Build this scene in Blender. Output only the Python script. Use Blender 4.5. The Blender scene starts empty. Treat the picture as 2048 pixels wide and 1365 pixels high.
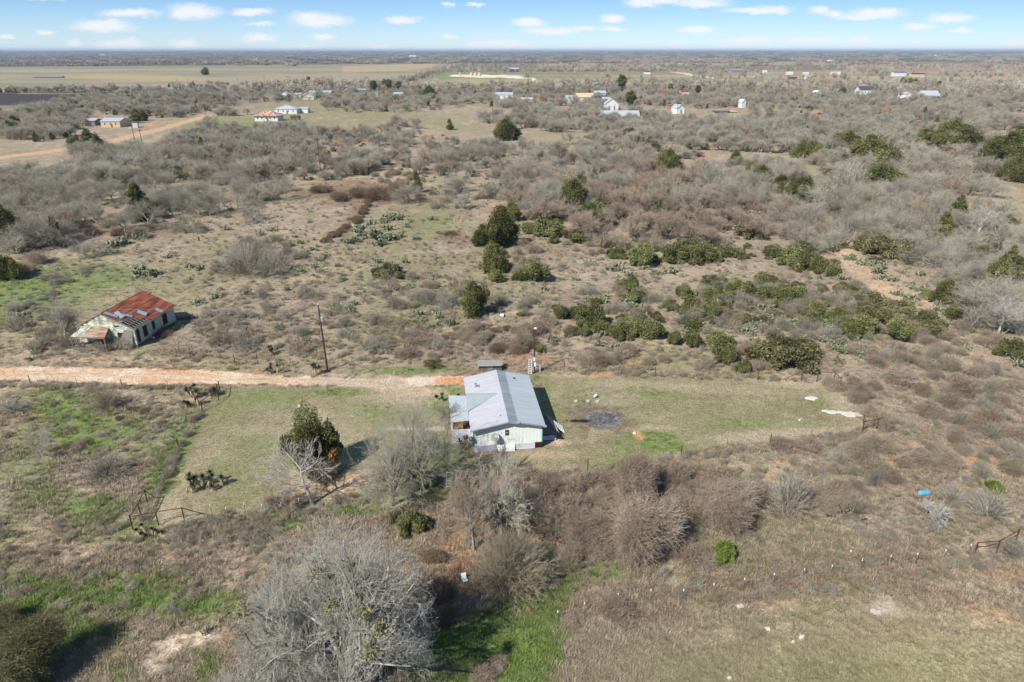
import bpy, math, random
import numpy as np
from mathutils import Vector, Matrix, Euler
sc = bpy.context.scene
COL = sc.collection
R = math.radians
F = 1365.0; H = 42.0
PITCH = math.atan((682.5 - 101.5) / F)
CP, SP = math.cos(PITCH), math.sin(PITCH)

def G(px, py, z=0.0):
    """where the sight line through a photo point meets the height z"""
    x = (px - 1024) / F; y = (682.5 - py) / F
    dx, dy, dz = x, CP + y * SP, -SP + y * CP
    t = (H - z) / -dz
    return (dx * t, dy * t)
def P(x, y, z=0.0):
    zz = z - H; dep = y * CP - zz * SP; u = y * SP + zz * CP
    return 1024 + F * x / dep, 682.5 - F * u / dep
def depth(y, z=0.0):
    return y * CP + (H - z) * SP

# ------------------------------------------------------------------ render settings, camera, light
sc.cycles.max_bounces = 3; sc.cycles.diffuse_bounces = 1; sc.cycles.glossy_bounces = 2
sc.cycles.transmission_bounces = 2; sc.cycles.volume_bounces = 0; sc.cycles.transparent_max_bounces = 6
sc.cycles.use_adaptive_sampling = True
sc.view_settings.view_transform = 'Standard'; sc.view_settings.look = 'None'
sc.view_settings.gamma = 1; sc.view_settings.exposure = EXPOSURE = 0.42
cam = bpy.data.cameras.new('camera'); camo = bpy.data.objects.new('camera', cam); COL.objects.link(camo)
cam.lens = 36.0 * F / 2048; cam.sensor_width = 36; cam.clip_start = 0.5; cam.clip_end = 90000
camo.location = (0, 0, H); camo.rotation_euler = (math.pi / 2 - PITCH, 0, 0)
sc.camera = camo
SUN_EL = R(43); SD = Vector((0.68, 0.73, 0)).normalized()     # direction the shadows fall
sun = bpy.data.lights.new('sun', 'SUN'); sun.energy = 4.6; sun.angle = R(0.5); sun.color = (1.0, 0.95, 0.87)
suno = bpy.data.objects.new('sun', sun); COL.objects.link(suno)
ld = Vector((SD.x * math.cos(SUN_EL), SD.y * math.cos(SUN_EL), -math.sin(SUN_EL)))
suno.rotation_euler = ld.to_track_quat('-Z', 'Y').to_euler(); suno.location = (0, 0, 80)

# ------------------------------------------------------------------ numpy noise
def _hash(ix, iy, seed):
    n = (ix.astype(np.int64) * 374761393 + iy.astype(np.int64) * 668265263 + seed * 1274126177) & 0x7fffffff
    n = ((n ^ (n >> 13)) * 1274126177) & 0x7fffffff
    return ((n ^ (n >> 16)) & 0xffff) / 65535.0
def vnoise(x, y, seed=0):
    ix = np.floor(x); iy = np.floor(y); fx = x - ix; fy = y - iy
    fx = fx * fx * (3 - 2 * fx); fy = fy * fy * (3 - 2 * fy)
    a = _hash(ix, iy, seed); b = _hash(ix + 1, iy, seed); c = _hash(ix, iy + 1, seed); d = _hash(ix + 1, iy + 1, seed)
    return (a * (1 - fx) + b * fx) * (1 - fy) + (c * (1 - fx) + d * fx) * fy
def fbm(x, y, seed=0, o=4):
    s = 0; w = 0; a = 1.0
    for k in range(o):
        s = s + a * vnoise(x * 2 ** k, y * 2 ** k, seed + 17 * k); w += a; a *= 0.55
    return s / w
def sstep(a, b, x):
    t = np.clip((x - a) / (b - a), 0, 1); return t * t * (3 - 2 * t)

# ------------------------------------------------------------------ materials
def nodes(m):
    m.use_nodes = True; nt = m.node_tree; nt.nodes.clear(); return nt
def principled(name, col, rough=0.8, metal=0.0, var=0.15, scale=3.0, bump=0.0, col2=None, thr=None, spec=0.3):
    m = bpy.data.materials.new(name); nt = nodes(m); N = nt.nodes; Lk = nt.links
    out = N.new('ShaderNodeOutputMaterial'); b = N.new('ShaderNodeBsdfPrincipled')
    Lk.new(b.outputs[0], out.inputs[0])
    b.inputs['Roughness'].default_value = rough; b.inputs['Metallic'].default_value = metal
    b.inputs['Specular IOR Level'].default_value = spec
    tc = N.new('ShaderNodeTexCoord')
    no = N.new('ShaderNodeTexNoise'); no.inputs['Scale'].default_value = scale; no.inputs['Detail'].default_value = 5
    no.inputs['Roughness'].default_value = 0.65
    Lk.new(tc.outputs['Object'], no.inputs['Vector'])
    rp = N.new('ShaderNodeValToRGB'); Lk.new(no.outputs['Fac'], rp.inputs[0])
    c2 = col2 if col2 else tuple(c * (1 + var) for c in col)
    c1 = col if col2 else tuple(c * (1 - var) for c in col)
    lo, hi = thr if thr else (0.3, 0.7)
    rp.color_ramp.elements[0].position = lo; rp.color_ramp.elements[1].position = hi
    rp.color_ramp.elements[0].color = (*c1, 1); rp.color_ramp.elements[1].color = (*c2, 1)
    Lk.new(rp.outputs[0], b.inputs['Base Color'])
    if bump:
        bp = N.new('ShaderNodeBump'); bp.inputs['Strength'].default_value = bump; bp.inputs['Distance'].default_value = 0.05
        Lk.new(no.outputs['Fac'], bp.inputs['Height']); Lk.new(bp.outputs[0], b.inputs['Normal'])
    return m
def ribbed(name, col, axis, pitch=0.23, rough=0.35, metal=0.25, rust=None, rust_thr=(0.5, 0.6), streak=0.08):
    """corrugated sheet metal: ribs as bump and as groove shade in the colour, plus slight soiling along the sheets"""
    m = bpy.data.materials.new(name); nt = nodes(m); N = nt.nodes; Lk = nt.links
    out = N.new('ShaderNodeOutputMaterial'); b = N.new('ShaderNodeBsdfPrincipled'); Lk.new(b.outputs[0], out.inputs[0])
    b.inputs['Roughness'].default_value = rough; b.inputs['Metallic'].default_value = metal
    tc = N.new('ShaderNodeTexCoord'); mp = N.new('ShaderNodeMapping'); Lk.new(tc.outputs['Object'], mp.inputs[0])
    w = N.new('ShaderNodeTexWave'); w.wave_type = 'BANDS'; w.bands_direction = axis
    w.inputs['Scale'].default_value = 1.0 / pitch / 3.1416 * 0.5 * 3.1416 / 1.0 * 0.314 * 2
    Lk.new(mp.outputs[0], w.inputs['Vector'])
    bp = N.new('ShaderNodeBump'); bp.inputs['Strength'].default_value = 0.22; bp.inputs['Distance'].default_value = 0.03
    Lk.new(w.outputs['Fac'], bp.inputs['Height']); Lk.new(bp.outputs[0], b.inputs['Normal'])
    n1 = N.new('ShaderNodeTexNoise'); n1.inputs['Scale'].default_value = 1.0; n1.inputs['Detail'].default_value = 5
    mp2 = N.new('ShaderNodeMapping'); Lk.new(tc.outputs['Object'], mp2.inputs[0])
    mp2.inputs['Scale'].default_value = (0.35, 2.2, 0.4) if axis == 'Y' else (2.2, 0.35, 0.4)
    Lk.new(mp2.outputs[0], n1.inputs['Vector'])
    mx = N.new('ShaderNodeValToRGB'); Lk.new(n1.outputs['Fac'], mx.inputs[0])
    mx.color_ramp.elements[0].position = 0.3; mx.color_ramp.elements[1].position = 0.7
    mx.color_ramp.elements[0].color = (*[c * (1 - streak) for c in col], 1); mx.color_ramp.elements[1].color = (*[c * (1 + streak) for c in col], 1)
    src = mx.outputs[0]
    if rust:
        n2 = N.new('ShaderNodeTexNoise'); n2.inputs['Scale'].default_value = 0.7; n2.inputs['Detail'].default_value = 6
        Lk.new(mp2.outputs[0], n2.inputs['Vector'])
        r2 = N.new('ShaderNodeValToRGB'); Lk.new(n2.outputs['Fac'], r2.inputs[0])
        r2.color_ramp.elements[0].position = rust_thr[0]; r2.color_ramp.elements[1].position = rust_thr[1]
        r2.color_ramp.elements[0].color = (0, 0, 0, 1); r2.color_ramp.elements[1].color = (1, 1, 1, 1)
        mm = N.new('ShaderNodeMix'); mm.data_type = 'RGBA'
        Lk.new(r2.outputs[0], mm.inputs[0]); Lk.new(src, mm.inputs[6]); mm.inputs[7].default_value = (*rust, 1); src = mm.outputs[2]
        b.inputs['Roughness'].default_value = 0.7
    w2 = N.new('ShaderNodeMix'); w2.data_type = 'RGBA'; w2.blend_type = 'MULTIPLY'; w2.inputs[0].default_value = 0.10  # rib pattern also darkens the colour, imitating shade in the grooves
    Lk.new(src, w2.inputs[6]); Lk.new(w.outputs['Color'], w2.inputs[7])
    Lk.new(w2.outputs[2], b.inputs['Base Color'])
    return m
def plant_mat(name, c1, c2, var=0.35, transl=0.0):
    """diffuse plant matter: hue from the vertex attribute 'v', value from the individual plant; shared by copies"""
    m = bpy.data.materials.new(name); nt = nodes(m); N = nt.nodes; Lk = nt.links
    out = N.new('ShaderNodeOutputMaterial'); d = N.new('ShaderNodeBsdfDiffuse')
    at = N.new('ShaderNodeAttribute'); at.attribute_name = 'v'
    mx = N.new('ShaderNodeMix'); mx.data_type = 'RGBA'; mx.inputs[6].default_value = (*c1, 1); mx.inputs[7].default_value = (*c2, 1)
    Lk.new(at.outputs['Fac'], mx.inputs[0])
    oi = N.new('ShaderNodeObjectInfo'); mr = N.new('ShaderNodeMapRange'); mr.inputs[3].default_value = 1 - var; mr.inputs[4].default_value = 1 + var
    Lk.new(oi.outputs['Random'], mr.inputs[0])
    vm = N.new('ShaderNodeVectorMath'); vm.operation = 'SCALE'; Lk.new(mx.outputs[2], vm.inputs[0]); Lk.new(mr.outputs[0], vm.inputs['Scale'])
    Lk.new(vm.outputs[0], d.inputs[0])
    if transl:
        t = N.new('ShaderNodeBsdfTranslucent'); Lk.new(vm.outputs[0], t.inputs[0]); ms = N.new('ShaderNodeMixShader')
        ms.inputs[0].default_value = transl; Lk.new(d.outputs[0], ms.inputs[1]); Lk.new(t.outputs[0], ms.inputs[2]); Lk.new(ms.outputs[0], out.inputs[0])
    else:
        Lk.new(d.outputs[0], out.inputs[0])
    return m

# ------------------------------------------------------------------ object helpers
def tag(o, label=None, cat=None, group=None, kind=None):
    if label: o['label'] = label
    if cat: o['category'] = cat
    if group: o['group'] = group
    if kind: o['kind'] = kind
    return o
def empty(name, loc, rz=0.0, label=None, cat=None, group=None):
    o = bpy.data.objects.new(name, None); COL.objects.link(o); o.location = loc; o.rotation_euler = (0, 0, rz); o.empty_display_size = 0.3
    return tag(o, label, cat, group)
def mesh_np(name, V, faces, mat=None, attr=None, smooth=False):
    """faces: int array (n,3) or (n,4), or a list of such arrays"""
    me = bpy.data.meshes.new(name); V = np.asarray(V, np.float32)
    if not isinstance(faces, (list, tuple)): faces = [faces]
    faces = [f for f in faces if len(f)]
    idx = np.concatenate([f.ravel() for f in faces]).astype(np.int32)
    tot = np.concatenate([np.full(len(f), f.shape[1]) for f in faces]).astype(np.int32)
    st = np.concatenate([[0], np.cumsum(tot)[:-1]]).astype(np.int32)
    me.vertices.add(len(V)); me.vertices.foreach_set('co', V.ravel())
    me.loops.add(len(idx)); me.loops.foreach_set('vertex_index', idx)
    me.polygons.add(len(tot)); me.polygons.foreach_set('loop_start', st)
    me.update(calc_edges=True)
    if attr:
        for k, a in attr.items():
            a = np.asarray(a, np.float32)
            if a.ndim == 1:
                at = me.attributes.new(k, 'FLOAT', 'POINT'); at.data.foreach_set('value', a)
            else:
                if a.shape[1] == 3: a = np.c_[a, np.ones(len(a))]
                at = me.attributes.new(k, 'FLOAT_COLOR', 'POINT'); at.data.foreach_set('color', a.astype(np.float32).ravel())
    if mat: me.materials.append(mat)
    if smooth: me.polygons.foreach_set('use_smooth', np.ones(len(tot), bool))
    me.validate()
    return me
def link(name, me, parent=None, loc=(0, 0, 0), rz=0.0):
    o = bpy.data.objects.new(name, me); COL.objects.link(o); o.location = loc; o.rotation_euler = (0, 0, rz)
    if parent: o.parent = parent
    return o
class MB:
    def __init__(s): s.v = []; s.f = []
    def raw(s, vs, fs):
        k = len(s.v); s.v += [tuple(v) for v in vs]; s.f += [tuple(i + k for i in f) for f in fs]; return s
    def box(s, x0, x1, y0, y1, z0, z1):
        return s.raw([(x0, y0, z0), (x1, y0, z0), (x1, y1, z0), (x0, y1, z0), (x0, y0, z1), (x1, y0, z1), (x1, y1, z1), (x0, y1, z1)],
                     [(0, 3, 2, 1), (4, 5, 6, 7), (0, 1, 5, 4), (1, 2, 6, 5), (2, 3, 7, 6), (3, 0, 4, 7)])
    def slab(s, pts, t):
        """polygon with thickness t downward along its normal"""
        p = [Vector(q) for q in pts]; n = (p[1] - p[0]).cross(p[2] - p[0]).normalized()
        if n.z < 0: n = -n
        q = [a - n * t for a in p]; k = len(p)
        return s.raw(p + q, [tuple(range(k)), tuple(range(2 * k - 1, k - 1, -1))] + [(i, i + k, (i + 1) % k + k, (i + 1) % k) for i in range(k)])
    def tube(s, a, b, r0, r1=None, n=6):
        a = Vector(a); b = Vector(b); r1 = r0 if r1 is None else r1; d = (b - a).normalized()
        u = d.orthogonal().normalized(); w = d.cross(u); vs = []
        for c, r in ((a, r0), (b, r1)):
            for k in range(n):
                t = 2 * math.pi * k / n; vs.append(c + u * (r * math.cos(t)) + w * (r * math.sin(t)))
        return s.raw(vs, [(k, (k + 1) % n, n + (k + 1) % n, n + k) for k in range(n)] + [tuple(range(n - 1, -1, -1)), tuple(range(n, 2 * n))])
    def bar(s, a, b, w, h):
        a = Vector(a); b = Vector(b); d = (b - a).normalized(); up = Vector((0, 0, 1)) if abs(d.z) < 0.95 else Vector((0, 1, 0))
        x = d.cross(up).normalized() * w / 2; z = x.cross(d).normalized() * h / 2
        return s.raw([a - x - z, a + x - z, a + x + z, a - x + z, b - x - z, b + x - z, b + x + z, b - x + z],
                     [(0, 1, 2, 3), (7, 6, 5, 4), (0, 4, 5, 1), (1, 5, 6, 2), (2, 6, 7, 3), (3, 7, 4, 0)])
    def lathe(s, prof, n=16, c=(0, 0, 0)):
        vs = []; fs = []; m = len(prof)
        for (r, z) in prof:
            for k in range(n):
                t = 2 * math.pi * k / n; vs.append((c[0] + r * math.cos(t), c[1] + r * math.sin(t), c[2] + z))
        for i in range(m - 1):
            for k in range(n): fs.append((i * n + k, i * n + (k + 1) % n, (i + 1) * n + (k + 1) % n, (i + 1) * n + k))
        fs.append(tuple(range(n - 1, -1, -1))); fs.append(tuple(range((m - 1) * n, m * n)))
        return s.raw(vs, fs)
    def build(s, name, mat, parent=None, smooth=False):
        me = bpy.data.meshes.new(name); me.from_pydata(s.v, [], s.f); me.update()
        if mat: me.materials.append(mat)
        if smooth:
            for p in me.polygons: p.use_smooth = True
        return link(name, me, parent)

# ------------------------------------------------------------------ sky with clouds
w = bpy.data.worlds.new('World'); sc.world = w; w.use_nodes = True
nt = w.node_tree; N = nt.nodes; Lk = nt.links; N.clear()
out = N.new('ShaderNodeOutputWorld'); bg = N.new('ShaderNodeBackground'); Lk.new(bg.outputs[0], out.inputs[0])
SKY_LOW = (.69, .80, 1.02); SKY_MID = (.50, .66, .89); SKY_S = 0.10; bg.inputs[1].default_value = SKY_S
sky = N.new('ShaderNodeTexSky'); sky.sky_type = 'NISHITA'; sky.sun_disc = False; sky.sun_elevation = SUN_EL
sky.sun_rotation = math.atan2(-SD.x, -SD.y) % (2 * math.pi); sky.dust_density = 0.0; sky.air_density = 0.8; sky.ozone_density = 3.0; sky.altitude = 50
tc = N.new('ShaderNodeTexCoord'); sx = N.new('ShaderNodeSeparateXYZ'); Lk.new(tc.outputs['Generated'], sx.inputs[0])
def M(op, a, b=None):
    n = N.new('ShaderNodeMath'); n.operation = op
    for i, v in enumerate((a, b)):
        if v is None: continue
        if isinstance(v, (int, float)): n.inputs[i].default_value = v
        else: Lk.new(v, n.inputs[i])
    return n.outputs[0]
ay = M('MAXIMUM', M('ABSOLUTE', sx.outputs[1]), 0.05)
U = M('DIVIDE', sx.outputs[0], ay); V_ = M('DIVIDE', sx.outputs[2], ay)
cv = N.new('ShaderNodeCombineXYZ'); Lk.new(U, cv.inputs[0]); Lk.new(V_, cv.inputs[1])
def cnoise(scl, sc2, amt, det):
    mp = N.new('ShaderNodeMapping'); mp.inputs['Scale'].default_value = (scl, sc2, 1); Lk.new(cv.outputs[0], mp.inputs[0])
    n = N.new('ShaderNodeTexNoise'); n.inputs['Scale'].default_value = 1; n.inputs['Detail'].default_value = det; n.inputs['Roughness'].default_value = 0.6
    Lk.new(mp.outputs[0], n.inputs['Vector'])
    s = N.new('ShaderNodeVectorMath'); s.operation = 'SUBTRACT'; Lk.new(n.outputs['Color'], s.inputs[0]); s.inputs[1].default_value = (0.5, 0.5, 0.5)
    m = N.new('ShaderNodeVectorMath'); m.operation = 'MULTIPLY'; Lk.new(s.outputs[0], m.inputs[0]); m.inputs[1].default_value = amt
    return m.outputs[0]
a1 = N.new('ShaderNodeVectorMath'); a1.operation = 'ADD'; Lk.new(cv.outputs[0], a1.inputs[0]); Lk.new(cnoise(30, 90, (0.030, 0.010, 0), 6), a1.inputs[1])
a3 = N.new('ShaderNodeVectorMath'); a3.operation = 'ADD'; Lk.new(a1.outputs[0], a3.inputs[0]); Lk.new(cnoise(120, 300, (0.022, 0.009, 0), 6), a3.inputs[1])
a2 = a3.outputs[0]
CLOUDS = [(640,41,62,15),(620,34,30,12),(388,24,55,16),(365,28,30,12),(260,27,60,10),(500,24,40,9),(205,52,62,14),(222,46,22,8),(240,91,58,10),(262,86,25,9),(370,89,34,10),(148,86,17,7),(517,77,34,9),(648,75,26,8),(520,47,30,4),
 (600,96,50,5),(765,95,30,6),(805,39,36,9),(905,75,18,5),(962,91,32,10),(1010,90,60,8),(895,10,16,4),(950,8,18,5),(1060,45,38,9),(1105,62,62,8),(1168,58,30,6),(1030,96,60,6),(1228,38,24,9),(1222,58,24,6),(1172,95,18,7),
 (1285,7,38,10),(1400,6,60,9),(1515,21,70,8),(1560,22,20,7),(1395,60,38,9),(1640,20,20,9),(1668,28,24,7),(1755,27,62,12),(1725,36,60,6),(1778,22,30,9),(1905,36,46,11),(1890,39,40,8),(1838,54,38,7),(1922,61,22,6),
 (1490,83,50,8),(1520,80,30,8),(1357,89,22,7),(1625,81,60,8),(1718,82,30,8),(1835,83,16,4),(2030,88,36,10),(2000,101,30,5),(1790,101,30,5),(1320,0,60,8),(90,-6,40,8),(14,72,14,6),(90,66,20,5)]
rnd = random.Random(5)
for k in range(10): CLOUDS.append((rnd.choice((rnd.uniform(-1100, -60), rnd.uniform(2110, 3100))), rnd.uniform(0, 95), rnd.uniform(25, 70), rnd.uniform(6, 14)))
for k in range(7): CLOUDS.append((rnd.uniform(-600, 2600), -rnd.uniform(30, 120), rnd.uniform(60, 150), rnd.uniform(14, 40)))
cur = None
for (px, py, rx, ry) in CLOUDS:
    x = (px - 1024) / F; y = (682.5 - py) / F; dy = CP + y * SP; dz = -SP + y * CP
    s = N.new('ShaderNodeVectorMath'); s.operation = 'SUBTRACT'; Lk.new(a2, s.inputs[0]); s.inputs[1].default_value = (x / dy, dz / dy, 0)
    m = N.new('ShaderNodeVectorMath'); m.operation = 'MULTIPLY'; Lk.new(s.outputs[0], m.inputs[0]); m.inputs[1].default_value = (F / rx / 1.12, F / ry / 1.0, 0)
    l = N.new('ShaderNodeVectorMath'); l.operation = 'LENGTH'; Lk.new(m.outputs[0], l.inputs[0])
    cur = l.outputs['Value'] if cur is None else M('MINIMUM', cur, l.outputs['Value'])
mr = N.new('ShaderNodeMapRange'); mr.interpolation_type = 'SMOOTHSTEP'; Lk.new(cur, mr.inputs[0])
mr.inputs[1].default_value = 0.25; mr.inputs[2].default_value = 1.12; mr.inputs[3].default_value = 0.84; mr.inputs[4].default_value = 0.0
er = N.new('ShaderNodeValToRGB'); Lk.new(M('MULTIPLY', V_, 4.0), er.inputs[0])      # the low sky: clearer and bluer air than the model's
er.color_ramp.elements[0].position = 0.0; er.color_ramp.elements[0].color = (*SKY_LOW, 1)
er.color_ramp.elements[1].position = 0.3; er.color_ramp.elements[1].color = (*SKY_MID, 1)
e2 = er.color_ramp.elements.new(1.0); e2.color = (1, 1, 1, 1)
sk = N.new('ShaderNodeMix'); sk.data_type = 'RGBA'; sk.blend_type = 'MULTIPLY'; sk.inputs[0].default_value = 1
sb = N.new('ShaderNodeVectorMath'); sb.operation = 'SCALE'; Lk.new(sky.outputs[0], sb.inputs[0]); Lk.new(M('SUBTRACT', 1.0, M('MULTIPLY', U, 0.16)), sb.inputs['Scale']); Lk.new(sb.outputs[0], sk.inputs[6]); Lk.new(er.outputs[0], sk.inputs[7])
mx = N.new('ShaderNodeMix'); mx.data_type = 'RGBA'; Lk.new(mr.outputs[0], mx.inputs[0]); Lk.new(sk.outputs[2], mx.inputs[6])
CLOUD_V = 7.4
mx.inputs[7].default_value = (CLOUD_V, CLOUD_V * 1.0, CLOUD_V * 1.01, 1); bgc = N.new('ShaderNodeBackground'); bgc.inputs[1].default_value = SKY_S; Lk.new(mx.outputs[2], bgc.inputs[0]); Lk.new(sky.outputs[0], bg.inputs[0])
msh = N.new('ShaderNodeMixShader'); Lk.new(M('MULTIPLY', M('LESS_THAN', V_, 0.25), M('GREATER_THAN', V_, -0.01)), msh.inputs[0])   # clouds stand only in the low sky
Lk.new(bg.outputs[0], msh.inputs[1]); Lk.new(bgc.outputs[0], msh.inputs[2]); Lk.new(msh.outputs[0], out.inputs[0])
w.cycles.sampling_method = 'MANUAL'; w.cycles.sample_map_resolution = 256
# ------------------------------------------------------------------ ground sheet
def inpoly(px, py, poly):
    c = np.zeros(px.shape, bool); n = len(poly)
    for i in range(n):
        x0, y0 = poly[i]; x1, y1 = poly[(i + 1) % n]
        if y0 == y1: continue
        t = ((y0 > py) != (y1 > py)) & (px < (x1 - x0) * (py - y0) / (y1 - y0) + x0)
        c ^= t
    return c
YARD_L = [(428,779),(560,772),(700,777),(900,775),(940,780),(940,905),(905,935),(840,1000),(760,1010),(640,1015),(560,1035),(430,1032),(330,1058),(285,1064),(318,985),(352,905),(400,822)]
YARD_R = [(1075,748),(1200,750),(1500,759),(1648,768),(1700,805),(1722,852),(1660,872),(1560,884),(1480,888),(1400,902),(1250,928),(1180,938),(1080,945),(950,950),(930,905),(1060,880)]
ROAD = [(-60,735),(120,734),(300,737),(450,743),(560,752),(700,756),(760,757),(860,753),(935,752),(935,768),(850,772),(760,776),(660,771),(560,769),(400,768),(250,769),(120,763),(-60,757)]
ROAD2 = [(-60,317),(0,312),(60,305),(140,295),(215,280),(262,268),(310,257),(355,245),(392,235),(415,229),(428,229),(422,233),(400,240),(360,251),(316,264),(268,276),(220,288),(145,301),(60,311),(0,318),(-60,323)]
ROAD2W = [G(*q) for q in ROAD2]
TRAIL = [(1625,430),(1662,430),(1725,515),(1795,585),(1885,648),(1860,668),(1755,605),(1685,530)]
KEEP_OUT = [TRAIL, [(-60,184),(190,187),(130,206),(60,222),(-60,226)], [(200,262),(420,226),(440,248),(320,298),(215,312)], [(-60,296),(150,290),(160,345),(100,362),(-60,368)], YARD_L, YARD_R, [(-60,715),(450,730),(950,735),(950,785),(420,790),(-60,775)], ROAD2, [(150,560),(390,570),(400,715),(140,720)], [(1000,715),(1090,715),(1090,750),(1000,750)]]
CLEAR = [(0,590,250,60,'g'),(900,440,90,40,'g')]
def ellm(px, py, cx, cy, rx, ry, rot=0.0, soft=0.35, wob=None):
    c, s = math.cos(R(rot)), math.sin(R(rot)); dx = px - cx; dy = py - cy
    u = (dx * c + dy * s) / rx; v = (-dx * s + dy * c) / ry; d = np.sqrt(u * u + v * v)
    if wob is not None: d = d + wob
    return 1 - sstep(1 - soft, 1 + soft, d)
def lerp(a, b, t): return a * (1 - t[:, None]) + np.asarray(b)[None, :] * t[:, None]
GREEN = (0.155, 0.22, 0.058); GREEN2 = (0.22, 0.235, 0.095); OLIVE = (0.24, 0.22, 0.115); CLR = (.345, .315, .175); TAN = (0.43, 0.345, 0.235); BROWN = (0.30, 0.237, 0.172)
PEACH = (0.62, 0.44, 0.29); ORANGE = (0.60, 0.31, 0.15); WHITE = (0.66, 0.55, 0.42); DBROWN = (0.13, 0.09, 0.06); GREY = (0.27, 0.245, 0.19); RBROWN = (0.23,0.15,0.10)
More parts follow.
